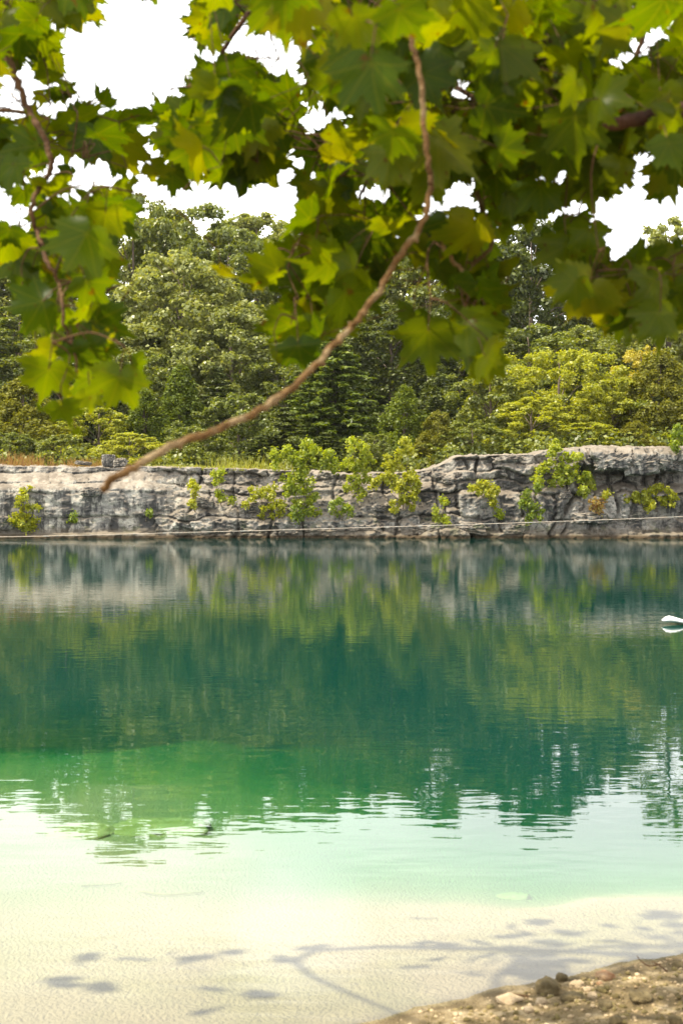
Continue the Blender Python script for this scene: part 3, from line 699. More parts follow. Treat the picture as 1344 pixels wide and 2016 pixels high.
B(1112, 925, 120, 110, M_bush, 'big lime bush over the ledge left of the cap rock', 12, (1115, 960), [(-18, -44, 13), (-8, -20, 20), (-30, 2, 15), (16, -10, 18), (30, -20, 12), (8, 12, 18), (-8, 18, 12), (34, 12, 15), (44, 26, 13), (38, 40, 9), (-44, 22, 9)], 1.1)
B(1288, 978, 116, 62, M_bush3, 'wide yellow bush below the cap rock at the right', 13, (1300, 1010), [(-10, -6, 20), (14, -4, 20), (-34, 4, 15), (34, 8, 16), (6, 14, 18), (-48, 0, 9), (-80, -4, 8)], 1.1)
B(1175, 944, 16, 30, M_bush, 'tiny upright lime tuft in the hollow under the cap rock', 14, (1176, 962), [(0, -2, 9), (0, 8, 7)])
B(1176, 1000, 44, 44, M_dry, 'dry brownish bush low below the hollow', 15, (1180, 1020), None, .6)
B(1332, 862, 50, 60, M_bush2, 'pale green bush on the ledge top at the right edge', 16, (1332, 892), None, 1.0)
B(986, 1014, 18, 20, M_bush, 'tiny yellow tuft just above the rope', 17, (986, 1026), [(0, 0, 9)])
B(590, 1010, 60, 26, M_bush2, 'thin trailing greenery at the foot of the largest ledge bush', 18, (590, 1025), None, .6)
B(283, 1012, 20, 26, M_bush2, 'dark weed on the lower pale wall left of the middle', 19, (283, 1028), [(0, 0, 9)], .6)
B(140, 1018, 20, 20, M_bush2, 'green weed low on the pale wall above the water at left', 20, (140, 1028), [(0, 0, 9)], .6)

# ------------------------------------------------------------------ grass and dry stalks on the ledge (uncountable)
def blades(name, n, fx, mat, seed, hgt=(.15, .4), wd=.03):
    rs = np.random.RandomState(seed); X, Y = fx(rs, n); Zb = np.maximum(hill_h(X, Y), ztop(X)-.05)
    h = rs.uniform(*hgt, n); th = rs.uniform(0, 6.28, n); lx = rs.normal(0, .3, n)*h; ly = rs.normal(0, .3, n)*h
    dx = np.cos(th)*wd; dy = np.sin(th)*wd
    V = np.stack([np.stack([X-dx, Y-dy, Zb-.05], 1), np.stack([X+dx, Y+dy, Zb-.05], 1), np.stack([X+lx+dx*.2, Y+ly+dy*.2, Zb+h], 1), np.stack([X+lx-dx*.2, Y+ly-dy*.2, Zb+h], 1)], 1).reshape(-1, 3)
    o = mesh(name, V, np.arange(4*n).reshape(n, 4), mat); return o
def band(x0, x1, y0=79.2, y1=84):
    def f(rs, n):
        X = rs.uniform(X_at(x0), X_at(x1), n); keep = X+1.5*(rs.rand(n)-.5); return keep, rs.uniform(y0, y1, n)
    return f
tag(blades('grass', 1500, band(285, 480, 79.8, 84), M_grass, 3, (.06, .28), .03), 'yellow-green grass growing along the top of the rock ledge', 'grass', kind='stuff')
o = blades('dry_grass', 420, band(-20, 38, 80.3, 83), M_dry, 4, (.25, 1.0), .018)
tag(o, 'patch of red-brown dry stalks at the far left of the ledge top', 'dry grass', kind='stuff')
o = blades('dry_grass', 420, band(85, 195, 80.3, 83), M_dry, 6, (.15, .75), .018)
tag(o, 'rusty dry stalks on the ledge top left of the twin grey boulders', 'dry grass', kind='stuff')
o = blades('dry_grass', 350, band(400, 560, 80.6, 83.5), M_grass, 8, (.4, 1.0), .02)
tag(o, 'straw-coloured tall grass on the ledge below the bare limb', 'dry grass', kind='stuff')

# ------------------------------------------------------------------ rocks
def rock_mesh(name, rx, ry, rz, seed, mat, sub=24, rough=.25, cube=.35):
    """weathered block: sphere pushed towards a box, broken by noise"""
    nu, nv = sub*2, sub
    V = [(0, 0, -1)]; 
    for j in range(1, nv):
        ph = math.pi*j/nv-math.pi/2
        for i in range(nu):
            th = 2*math.pi*i/nu; V.append((math.cos(ph)*math.cos(th), math.cos(ph)*math.sin(th), math.sin(ph)))
    V.append((0, 0, 1)); V = np.array(V)
    mxv = np.abs(V).max(1, keepdims=True); V = V*(1-cube)+V/mxv*cube*.85
    d = fbm(V[:, 0]*1.6+seed, V[:, 1]*1.6, V[:, 2]*1.6, s=seed)-.5; d2 = fbm(V[:, 0]*5+seed, V[:, 1]*5, V[:, 2]*5, s=seed+3)-.5
    rg = np.abs(fbm(V[:, 0]*2.3, V[:, 1]*2.3+seed, V[:, 2]*3.4, s=seed+9, o=5)-.5)*2
    V = V*(1+rough*2*d+rough*.8*d2+rough*1.3*(.3-rg))[:, None]*np.array([rx, ry, rz])
    Fc = [(0, 1+(i+1) % nu, 1+i) for i in range(nu)]
    for j in range(nv-2):
        a = 1+j*nu; Fc += [(a+i, a+(i+1) % nu, a+nu+(i+1) % nu, a+nu+i) for i in range(nu)]
    a = 1+(nv-2)*nu; Fc += [(a+i, a+(i+1) % nu, len(V)-1) for i in range(nu)]
    o = mesh(name, V, Fc, mat, smooth=True)
    return o
def boulder(px, py, wpx, hpx, mat, label, seed, dy=0.0, D=None, cube=.45, group='loose rocks on the rock face', name='boulder', depth=None):
    X = X_at(px, 76.8); z = CAMZ+(HOR-py)/F*76.8; tz_ = float(ztop(np.array([X]))[0])
    y = (face_y(X, max(.1, min(z, tz_-.1)))+dy) if D is None else D
    s = y/F; X = (px-672)*s; z = CAMZ+(HOR-py)*s
    rx, rz = wpx*s/2, hpx*s/2
    o = rock_mesh(name, rx, depth or max(.3, rx*.6), rz, seed, M_cliff, 26, .34, cube); o.location = (X, y, z)
    o.data.polygons.foreach_set('use_smooth', [False]*len(o.data.polygons))
    o.rotation_euler = (0, random.Random(seed).uniform(-.12, .12), random.Random(seed).uniform(-.3, .3))
    return tag(o, label, 'boulder', group)
def top_z(px, D): return float(hill_h(np.array([(px-672)/F*D]), np.array([D]))[0])
boulder(214, 907, 26, 26, M_rock_grey, 'taller grey boulder of the pair on the ledge top at left', 101, D=79.6)
boulder(237, 911, 26, 18, M_rock_grey, 'lower round boulder touching the taller one on the ledge top', 102, D=79.4)
boulder(165, 912, 34, 8, M_rock_tan, 'flat tan stone on the ledge left of the boulder pair', 103, D=79.8)
boulder(868, 938, 38, 14, M_rock_tan, 'pale tan slab, upper of the stacked slabs where the ledge steps up', 104, dy=-.1)
boulder(890, 948, 46, 14, M_rock_grey, 'grey slab directly under the pale tan slab', 105, dy=-.05)
boulder(900, 935, 16, 12, M_rock_tan, 'small pale stone right of the tan slab', 106, dy=-.1)
boulder(848, 1041, 64, 26, M_rock_tan, 'long pale boulder lying at the waterline in the middle right', 107, dy=-.15)
boulder(1262, 915, 70, 42, M_rock_tan, 'big rounded pale cap boulder, left part of the jutting cap rock', 108, dy=-.1, cube=.5)
boulder(1205, 908, 74, 34, M_rock_grey, 'grey block of the cap rock left of the big rounded one', 109, dy=0, cube=.6)
boulder(1318, 912, 56, 30, M_rock_tan, 'pale block of the cap rock at the right edge', 110, dy=0, cube=.5)
boulder(1318, 942, 34, 20, M_rock_grey, 'squarish grey stone below the right end of the cap rock', 111, dy=-.15)
boulder(1160, 1020, 70, 22, M_rock_tan, 'pale flat rock behind the rope near the waterline at right', 112, dy=-.1)
boulder(1245, 1018, 60, 20, M_rock_grey, 'grey flat rock under the wide yellow bush', 113, dy=-.1)
boulder(495, 1000, 50, 22, M_rock_tan, 'pale round-backed rock low on the face under the sprawling yellow bush', 114, dy=-.15)
boulder(400, 990, 46, 20, M_rock_tan, 'light knobbly rock under the spindly lime bush', 115, dy=-.1)
boulder(366, 1018, 38, 14, M_rock_tan, 'small tan ledge stone low at the corner of the white wall', 116, dy=-.1)
boulder(180, 968, 44, 18, M_rock_tan, 'tan lump jutting from the pale wall near the tip of the bare limb', 117, dy=-.15)
boulder(8, 1030, 40, 26, M_rock_tan, 'pinkish rock at the water at the left edge', 118, dy=-.2)
boulder(925, 1040, 60, 24, M_rock_grey, 'blocky grey rock at the waterline below the flat grey face', 119, dy=-.1, cube=.6)
boulder(1012, 1042, 44, 20, M_rock_grey, 'small grey waterline rock left of the dark vertical cleft', 120, dy=-.1, cube=.6)
boulder(1113, 975, 24, 16, M_rock_pale, 'triangular whitish stone set in the dark face', 121, dy=-.1)
boulder(1100, 905, 50, 14, M_rock_tan, 'flat tan slab on the ledge left of the cap rock', 122, dy=.2)
boulder(1000, 905, 60, 14, M_rock_tan, 'long tan slab lying along the raised ledge', 123, dy=.1)
boulder(745, 1000, 26, 16, M_rock_grey, 'grey stone low on the face left of the bright yellow bush', 124, dy=-.1)

# shore stones: (px, py, width px, height px)
def shore_stone(px, py, wpx, hpx, mat, label, seed, name='shore_stone'):
    d = CAMZ*F/(py-HOR)        # first guess: where the sight line meets the water level
    for _ in range(12):
        X = (px-672)/F*d; g = float(ground_h(np.array([X]), np.array([d]))[0]); d = (CAMZ-g)*F/(py+hpx*.4-HOR)
    wpx *= .85; s = d/F; o = rock_mesh(name, wpx*s/2, wpx*s*.45, hpx*s/2, seed, mat, 14, .25, .35)
    o.location = (X, d, g+hpx*s*.16); o.rotation_euler = (0, 0, seed*1.7)
    return tag(o, label, 'stone', 'stones lying on the shore')
S = shore_stone
S(1078, 1938, 62, 42, M_rock_dark, 'biggest dark rounded stone at the water on the shore', 1)
S(1105, 1922, 30, 20, M_rock_dark, 'smaller dark stone behind the biggest one', 2)
S(1190, 1918, 46, 20, M_rock_red, 'flat tan and rust stone near the shore edge', 3)
S(1180, 1936, 16, 14, M_rock_red, 'small rust-red stone below the flat tan one', 4)
S(1135, 1936, 34, 20, M_rock_pale, 'pale stone between the dark and the rusty stones', 5)
S(1158, 1946, 26, 14, M_rock_pale, 'thin pale stone in front of the rusty one', 6)
S(1150, 1925, 20, 10, M_rock_dark, 'flat dark pebble at the water left of the rusty stone', 7)
S(1330, 1898, 20, 14, M_rock_dark, 'brown stone at the right edge of the shoreline', 8)
S(1125, 1960, 50, 22, M_rock_dark, 'mossy dark stone below the pale one', 9)
S(1065, 1970, 30, 18, M_rock_pale, 'cream stone lower left of the biggest dark stone', 10)
S(1190, 1975, 36, 20, M_rock_dark, 'brown clod in the middle of the gravel', 11)
S(1260, 1958, 60, 18, M_rock_dark, 'long mossy clod at the right of the gravel', 12)
S(1215, 2008, 34, 26, M_rock_dark, 'dark stone cut by the bottom edge of the photo', 13)
S(1040, 1985, 26, 14, M_rock_pale, 'cream pebble near the bottom left of the gravel', 14)
S(1165, 1957, 22, 16, M_rock_pale, 'white stone in the gravel centre', 15)
S(1325, 2005, 34, 24, M_rock_dark, 'brown stone in the bottom right corner', 16)
S(1000, 1965, 60, 14, M_rock_pale, 'flat buff stone at the left tip of the gravel', 17)

# gravel and clods (uncountable)
def gravel(name, n, seed, mat, size, smin=-.02, xr=(.1, 3.5), yr=(4.6, 7.6)):
    rs = np.random.RandomState(seed)
    ico = [(0, 0, 1), (.89, 0, .45), (.28, .85, .45), (-.72, .53, .45), (-.72, -.53, .45), (.28, -.85, .45), (.72, .53, -.45), (-.28, .85, -.45), (-.89, 0, -.45), (-.28, -.85, -.45), (.72, -.53, -.45), (0, 0, -1)]
    fi = [(0, 1, 2), (0, 2, 3), (0, 3, 4), (0, 4, 5), (0, 5, 1), (1, 6, 2), (2, 7, 3), (3, 8, 4), (4, 9, 5), (5, 10, 1), (6, 7, 2), (7, 8, 3), (8, 9, 4), (9, 10, 5), (10, 6, 1), (11, 7, 6), (11, 8, 7), (11, 9, 8), (11, 10, 9), (11, 6, 10)]
    ico = np.array(ico); fi = np.array(fi)
    X = rs.uniform(*xr, n*3); Y = rs.uniform(*yr, n*3); s = shore_s(X, Y); k = np.where(s > smin+.12*rs.rand(n*3)**2)[0][:n]
    X, Y = X[k], Y[k]; Zz = ground_h(X, Y); m = len(k); sz = size*(.35+1.3*rs.rand(m)**3)
    V = ico[None]*(1+rs.uniform(-.3, .3, (m, 12, 1)))*np.stack([sz, sz*rs.uniform(.6, 1, m), sz*rs.uniform(.4, .8, m)], 1)[:, None, :]
    th = rs.uniform(0, 6.28, m); c_, s_ = np.cos(th)[:, None], np.sin(th)[:, None]
    V = np.stack([V[..., 0]*c_-V[..., 1]*s_, V[..., 0]*s_+V[..., 1]*c_, V[..., 2]], -1)+np.stack([X, Y, Zz+sz*.15], 1)[:, None, :]
    Fc = (fi[None]+12*np.arange(m)[:, None, None]).reshape(-1, 3)
    return mesh(name, V.reshape(-1, 3), Fc, mat, smooth=False)
M_grav = rough_mat('gravel_pale', (.34, .24, .13), (.66, .52, .34), 7, .95, .5, 40, c3=(.50, .38, .23))
M_clod = rough_mat('gravel_brown', (.10, .075, .03), (.30, .23, .11), 7, .95, .5, 40, c3=(.19, .15, .06))
tag(gravel('gravel', 3200, 5, M_grav, .010), 'cream and buff gravel covering the shore', 'gravel', kind='stuff')
tag(gravel('gravel', 4200, 6, M_clod, .013, .03), 'brown earth crumbs and clods scattered over the pale gravel', 'gravel', kind='stuff')

# twigs on the shore
def shore_twig(pts, label, r=.004):
    A = Acc(); w_ = []
    for px, py, lift in pts:
        d = CAMZ*F/(py-HOR)
        for _ in range(8):
            X = (px-672)/F*d; g = float(ground_h(np.array([X]), np.array([d]))[0]); d = (CAMZ-max(g, 0)-lift)*F/(py-HOR)
        w_.append(Vector((X, d, max(g, 0)+lift)))
    o0 = w_[0]; A.tube([p-o0 for p in smooth_path(w_, 4)], [r*(1-.6*i/(4*(len(w_)-1))) for i in range(4*(len(w_)-1)+1)], 5)
    o = A.build('twig', M_twig); o.location = o0; tag(o, label, 'twig', 'twigs lying on the shore')
shore_twig([(1298, 1898, .01), (1278, 1902, .02), (1262, 1893, .04), (1252, 1881, .07)], 'thin crooked twig leaning up to the left at the shoreline')
shore_twig([(1312, 1912, .005), (1296, 1900, .02), (1282, 1893, .03)], 'short twig right of the leaning one')
shore_twig([(1040, 1962, .004), (1005, 1958, .01), (985, 1968, .006)], 'dark twig among the cream stones at the left tip of the gravel')

# things lying under water
def sunk(px, py, wpx, hpx, mat, label, seed, lift=.0, thick=.06, ang=0):
    d = 8.0
    for _ in range(15):
        X = (px-672)/F*d; g = float(ground_h(np.array([X]), np.array([d]))[0]); d = (CAMZ-g)*F/(py-HOR)
    s = d/F; ln = hpx*s/2/(CAMZ/d)
    o = rock_mesh('sunken_rock', wpx*s/2, ln, thick, seed, mat, 16, .2, .3)
    o.location = (X, d, min(g, -.02-thick*1.7)+thick*.2); o.rotation_euler = (0, 0, ang)
    return tag(o, label, 'rock', 'rocks under the shallow water')
sunk(318, 1632, 200, 34, M_algae, 'large algae-covered flat rock under water at left', 31, thick=.035)
sunk(160, 1640, 130, 30, M_algae, 'smaller submerged rock left of the large algae-covered one', 32, thick=.04)
sunk(822, 1802, 80, 18, M_rock_dark, 'dark pointed rock under the shallow water near the middle', 33, thick=.022)
sunk(1010, 1768, 70, 12, M_algae, 'pale low rock at the edge of the sandbar', 34, thick=.02)
sunk(1060, 1860, 90, 10, M_algae, 'faint flat rock under water in front of the shore', 35, thick=.012)
def sunk_stick(p, label):
    A = Acc(); w_ = []
    for px, py in p:
        d = 8.0
        for _ in range(12):
            X = (px-672)/F*d; g = float(ground_h(np.array([X]), np.array([d]))[0]); d = (CAMZ-g-.01)*F/(py-HOR)
        w_.append(Vector((X, d, g+.012)))
    o0 = w_[0]; A.tube([q-o0 for q in smooth_path(w_, 4)], .0045, 5); o = A.build('sunken_stick', M_algae); o.location = o0
    tag(o, label, 'stick', 'sticks under the shallow water')
sunk_stick([(275, 1755), (330, 1762), (400, 1756)], 'long thin stick under water left of the bright glare')
sunk_stick([(240, 1738), (215, 1742), (160, 1745)], 'thin stick under water farther left')

# ------------------------------------------------------------------ rope across the water
RY = 74.6
A = Acc(); rp_ = []
for px, py in ((-520, 1062), (0, 1057), (340, 1049), (672, 1040), (1000, 1030), (1344, 1017), (1900, 992)):
    rp_.append(((px-672)/F*RY, RY+(1.9 if px in (-520, 1900) else 0), CAMZ+(HOR-py)/F*RY))
o0 = Vector(rp_[0]); A.tube([q-o0 for q in smooth_path(rp_, 8)], .017, 6)
o = A.build('rope', M_rope, smooth=True); o.location = o0; tag(o, 'thin pale rope stretched low along the foot of the rock wall', 'rope')

# ------------------------------------------------------------------ white board nosing in from the right
def board():
    D = CAMZ*F/(1229-HOR); s = D/F
    e = empty('paddle_board', ((1303-672)*s, D, 0)); tag(e, 'white board with a blunt upturned nose floating at the right edge', 'board')
    n = 40; Lh = 3.0; sec = 16; V = []
    for i in range(n):
        x = Lh*(i/(n-1))**2
        top = float(np.interp(x, [0, .05, .12, .22, .38, .8, 2.4, 3.0], [.075, .125, .150, .125, .075, .055, .055, .04]))
        bot = float(np.interp(x, [0, .05, .2, .4, .9, 3.0], [.055, .040, .030, .008, -.03, -.02]))
        wdt = .36*min(1, (x*1.6+.10))**.6*(1-.5*max(0, x/Lh-.6)**1.5)
        for k in range(sec):
            a_ = 2*math.pi*k/sec; V.append((x, math.cos(a_)*wdt, (top+bot)/2+math.sin(a_)*(top-bot)/2))
    Fc = [(i*sec+k, i*sec+(k+1) % sec, (i+1)*sec+(k+1) % sec, (i+1)*sec+k) for i in range(n-1) for k in range(sec)]
    Fc += [tuple(range(sec-1, -1, -1)), tuple(range((n-1)*sec, n*sec))]
    mesh('hull', V, Fc, M_white, e, True)
    A = Acc(); A.tube([(x, 0, .06) for x in (1.0, 1.4, 1.8, 2.2, 2.6)], .02, 6); A.build('deck_pad', M_trim, e)
board()

# ------------------------------------------------------------------ the sycamore overhead
def leaf_template(seed, nring=4):
    """five-lobed toothed blade, petiole joint at the origin, tip along +y, about 1 unit wide"""
    rr = random.Random(seed)
    half = [(0, 1.02), (9, .78), (20, .60), (32, .70), (43, .92), (53, .72), (66, .52), (78, .62), (89, .76), (104, .58), (126, .42), (150, .36), (178, .10)]
    key = [(-a, b) for a, b in half[:0:-1]]+half
    A_ = np.array([k[0] for k in key], float); R_ = np.array([k[1]*(rr.uniform(.93, 1.07)) for k in key])
    angs = []; rads = []
    a_ = -178.0; tooth = 0
    while a_ <= 178:
        r = np.interp(a_, A_, R_); tooth += 1
        r2 = r*(1.0+(.15 if tooth % 2 else -.06)*(1 if abs(a_) < 150 else .2)*rr.uniform(.5, 1.2))
        angs.append(a_); rads.append(r2); a_ += rr.uniform(5.0, 7.5)
    angs = np.radians(np.array(angs)); rads = np.array(rads)*.72; n = len(angs)
    uv = [(0, 0)]
    for k in range(1, nring+1):
        f = k/nring
        for a2, r in zip(angs, rads):
            rad = r*f if k == nring else f*(r*f+(1-f)*rads.mean())*.98 if f < .5 else r*f
            uv.append((math.sin(a2)*rad, math.cos(a2)*rad))
    Fc = []
    for i in range(n-1): Fc.append((0, 1+i+1, 1+i))
    for k in range(nring-1):
        b0 = 1+k*n; b1 = b0+n
        for i in range(n-1): Fc.append((b0+i, b0+i+1, b1+i+1, b1+i))
    return np.array(uv), Fc
TEMPL = [leaf_template(s) for s in range(9)]

class LeafAcc:
    def __init__(s): s.V = []; s.F = []; s.UV = []; s.n = 0; s.k = 0
    def leaf(s, base, tipdir, normal, size, rr, curl=None, fold=None):
        uv, Fc = TEMPL[rr.randrange(len(TEMPL))]
        x = uv[:, 0].copy(); y = uv[:, 1].copy()
        if rr.random() < .5: x = -x
        curl = rr.uniform(-.1, .75) if curl is None else curl
        fold = rr.uniform(-.05, .5) if fold is None else fold
        wob = rr.uniform(0, 6.28)
        z = -curl*(y**2)*.55-fold*np.abs(x)**1.3*.7+.035*np.sin(9*x+wob)+.03*np.sin(8*y+2*wob)+.05*(fbm(x*3+wob*7, y*3, s=3, o=2)-.5)-.35*(np.hypot(x, y)**3)*rr.uniform(-.2, .5)
        yy = y*(1-.12*abs(curl))
        T_ = Vector(tipdir).normalized(); Nn = Vector(normal); Nn = (Nn-T_*Nn.dot(T_)).normalized(); S_ = T_.cross(Nn)
        W = np.outer(x*size, np.array(S_))+np.outer(yy*size, np.array(T_))+np.outer(z*size, np.array(Nn))+np.array(base)
        s.V.append(W); s.UV.append(uv)
        s.F += [tuple(i+s.n for i in f) for f in Fc]; s.n += len(W); s.k += 1
    def build(s, name, parent):
        V = np.concatenate(s.V); UV = np.concatenate(s.UV)
        o = mesh(name, V, s.F, M_syc, parent, True)
        ul = o.data.uv_layers.new(name='UVMap'); li = np.zeros(len(o.data.loops), dtype=np.int32); o.data.loops.foreach_get('vertex_index', li)
        ul.data.foreach_set('uv', UV[li].astype(np.float32).ravel())
        return o

syc = empty('sycamore_tree', (6.2, 3.4, .7)); tag(syc, 'big-leaved sycamore whose branches hang down from above over the water', 'tree')
SB = Vector(syc.location)
def loc(p): return Vector(p)-SB
A = Acc(); tr_pts = [(0, 0, -.4), (.05, .02, .4), (-.1, .1, 2), (.1, .2, 4), (0, .1, 6.5), (.2, 0, 9), (.1, .2, 12)]
A.tube(smooth_path(tr_pts, 4), [.42*(1-.72*i/24)+(.16 if i < 2 else 0) for i in range(25)], 16)
A.build('trunk', M_bark, syc, True)

rr = random.Random(2024)
# main and secondary branches, (px, py, distance) with radii in metres
limb = [(1900, 60, 4.0), (1650, 150, 3.7), (1344, 213, 3.5), (1270, 232, 3.45), (1200, 244, 3.45), (1130, 246, 3.5), (1095, 236, 3.55), (1060, 226, 3.6), (980, 205, 4.0), (880, 170, 4.5)]
BR = {
 'limb': (limb, .024, .007, M_limb),
 'bare': ([(1010, -330, 3.6), (880, -120, 3.3), (812, 60, 3.15), (826, 140, 3.1), (834, 250, 3.1), (846, 340, 3.1), (842, 400, 3.1), (826, 450, 3.1), (790, 498, 3.1), (750, 565, 3.1), (712, 622, 3.1), (690, 645, 3.1), (650, 688, 3.05), (590, 752, 3.0), (510, 806, 2.9), (420, 848, 2.8), (320, 886, 2.75), (255, 925, 2.7), (202, 965, 2.7)], .0058, .0078, M_dead),
 'left': ([(-300, -260, 4.6), (-120, -40, 4.3), (0, 98, 4.1), (30, 150, 4.0), (58, 215, 4.0), (92, 285, 3.9), (100, 330, 3.9), (78, 370, 3.9), (62, 415, 3.8), (74, 460, 3.8), (96, 520, 3.7), (118, 562, 3.7), (122, 620, 3.6), (132, 655, 3.6), (148, 692, 3.6), (152, 745, 3.6)], .011, .0028, M_twig),
 'cent': ([(1080, -300, 5.2), (960, -60, 5.0), (905, 60, 4.8), (842, 110, 4.7), (818, 180, 4.7), (772, 245, 4.6), (705, 278, 4.6), (640, 290, 4.6), (560, 262, 4.6), (480, 240, 4.6), (400, 230, 4.7), (320, 240, 4.8)], .013, .003, M_twig),
 'drop': ([(790, 210, 4.6), (745, 300, 4.4), (716, 370, 4.3), (684, 432, 4.2), (666, 482, 4.2), (668, 520, 4.1), (682, 550, 4.1), (672, 580, 4.1), (645, 602, 4.1), (615, 606, 4.0)], .006, .0025, M_twig),
 'topl': ([(700, -260, 5.0), (570, -90, 4.7), (495, 18, 4.5), (452, 78, 4.5), (434, 125, 4.5), (432, 200, 4.5), (440, 260, 4.5)], .012, .003, M_twig),
 'fork': ([(1060, 226, 3.6), (985, 300, 4.1), (938, 360, 4.2), (955, 425, 4.1), (968, 480, 3.9), (918, 540, 3.8), (920, 600, 3.8), (905, 680, 3.8)], .010, .003, M_dead),
 'fork2': ([(862, 462, 3.7), (885, 505, 3.75), (918, 540, 3.8)], .005, .006, M_dead),
 'rght': ([(1700, 380, 4.2), (1480, 460, 4.1), (1344, 520, 4.0), (1310, 535, 4.0), (1275, 548, 4.0), (1200, 560, 4.0), (1130, 520, 4.0)], .010, .003, M_twig),
 'uprt': ([(1400, -200, 5.0), (1330, -90, 4.9), (1288, 5, 4.8), (1256, 95, 4.8), (1222, 165, 4.8), (1180, 230, 4.8), (1160, 330, 4.7), (1140, 420, 4.6)], .011, .003, M_twig),
 'mid': ([(1130, 246, 3.5), (1090, 290, 4.3), (1080, 350, 4.6), (1075, 420, 5.2)], .010, .003, M_limb),
 'farl': ([(-260, 180, 5.4), (-100, 200, 5.2), (0, 215, 5.0), (80, 230, 5.0), (160, 260, 4.9), (230, 280, 4.9)], .010, .003, M_twig),
 'topm': ([(1000, -240, 3.6), (860, -80, 3.3), (780, -10, 3.1), (730, 60, 3.0), (700, 110, 3.0)], .009, .003, M_twig),
}
# connect each hanging branch to the limb or to the crown above, so nothing starts in mid air
hub = {'bare': (1400, -500, 5.0), 'left': (-350, -900, 6.0), 'cent': (1500, -420, 5.4), 'topl': (1300, -700, 5.6), 'rght': (1900, 250, 4.6), 'uprt': (1650, -420, 5.2), 'farl': (-500, -300, 6.2), 'topm': (1350, -560, 4.6)}
branch_obj = {}; branch_pts = {}
for k, (pts, r0, r1, mat) in BR.items():
    w_ = [P(*q) for q in pts]
    radii_extra = 0
    if k in hub:
        h = P(*hub[k]); start = SB+Vector((0, 0, 5.5 if k not in ('left', 'farl') else 9)); w_ = [start, start.lerp(h, .5)+Vector((0, 0, .4)), h]+w_
        radii_extra = 3
    if k == 'limb': w_ = [SB+Vector((-.1, .15, 3.2))]+w_; radii_extra = 1
    sp = smooth_path(w_, 6); n = len(sp); rad = []
    for i in range(n):
        t = i/(n-1); seg = i/6
        if seg < radii_extra: r = r0+(.05*(radii_extra-seg)/radii_extra)
        else: u = (seg-radii_extra)/max(1, (len(w_)-1-radii_extra)); r = r0+(r1-r0)*u
        if k != 'limb': r *= 1+.05*math.sin(i*1.9)+(.14 if (i % 11 == 0) else 0)
        rad.append(r)
    sp = [p+Vector((rr.gauss(0, .0025), rr.gauss(0, .0025), rr.gauss(0, .0025))) for p in sp]
    A = Acc(); A.tube([loc(p) for p in sp], rad, 9)
    if k == 'bare':     # broken stubs and buds on the bare limb
        for i in (78, 62, 92, 100, 112):
            if i < n-1:
                p0 = loc(sp[i]); q = (sp[i+1]-sp[i]).normalized().cross(Vector((0, 1, .3))).normalized()
                A.tube([p0, p0+q*.009, p0+q*.013], [.006, .0045, .002], 6)
    bo = A.build('branch', mat, syc, True)
    branch_obj[k] = bo; branch_pts[k] = sp
branch_obj['limb'].name = 'limb'
leafacc = {k: LeafAcc() for k in BR if k != 'bare'}; twigacc = {k: Acc() for k in leafacc}
allp = [(p, k) for k in leafacc for i, p in enumerate(branch_pts[k]) if not (k in hub and i < 12)]

def put_leaf(px, py, wpx, d, rot=0, yaw=None, pit=None, curl=None, fold=None):
    """blade of width wpx centred at (px,py); rot turns the tip from straight down (+ = to the right)"""
    c = P(px, py, d); size = wpx/F*d/.98
    a_ = math.radians(rot)
    tip = Vector((math.sin(a_), 0, -math.cos(a_))); nr = Vector((0, -1, 0))
    Rm = Matrix.Rotation(math.radians(yaw), 3, 'Z') @ Matrix.Rotation(math.radians(-pit), 3, 'X')
    tip = Rm @ tip; nr = Rm @ nr
    base = c-tip*size*.22
    # petiole runs up to the nearest twig point
    jb = base-tip*size*.30+Vector((rr.gauss(0, .01), rr.gauss(0, .01), .03))
    best = min(allp, key=lambda q: (q[0]-jb).length_squared+(0.15 if q[0].z < jb.z-.03 else 0))
    k = best[1]
    leafacc[k].leaf(loc(base), tip, nr, size, rr, curl, fold)
    A = twigacc[k]; dist = (best[0]-jb).length
    A.tube([loc(base), loc(base.lerp(jb, .5)+Vector((0, 0, .006))), loc(jb)], [.0016, .0015, .002], 5, False)
    if dist > .05:
        m = jb.lerp(best[0], .5)+Vector((rr.gauss(0, .02), rr.gauss(0, .02), .02+.05*dist))
        A.tube([loc(q) for q in smooth_path([jb, m, best[0]], 4)], [.0014+.00022*j for j in range(9)], 5, False)
        allp.append((jb, k)); allp.append((m, k))

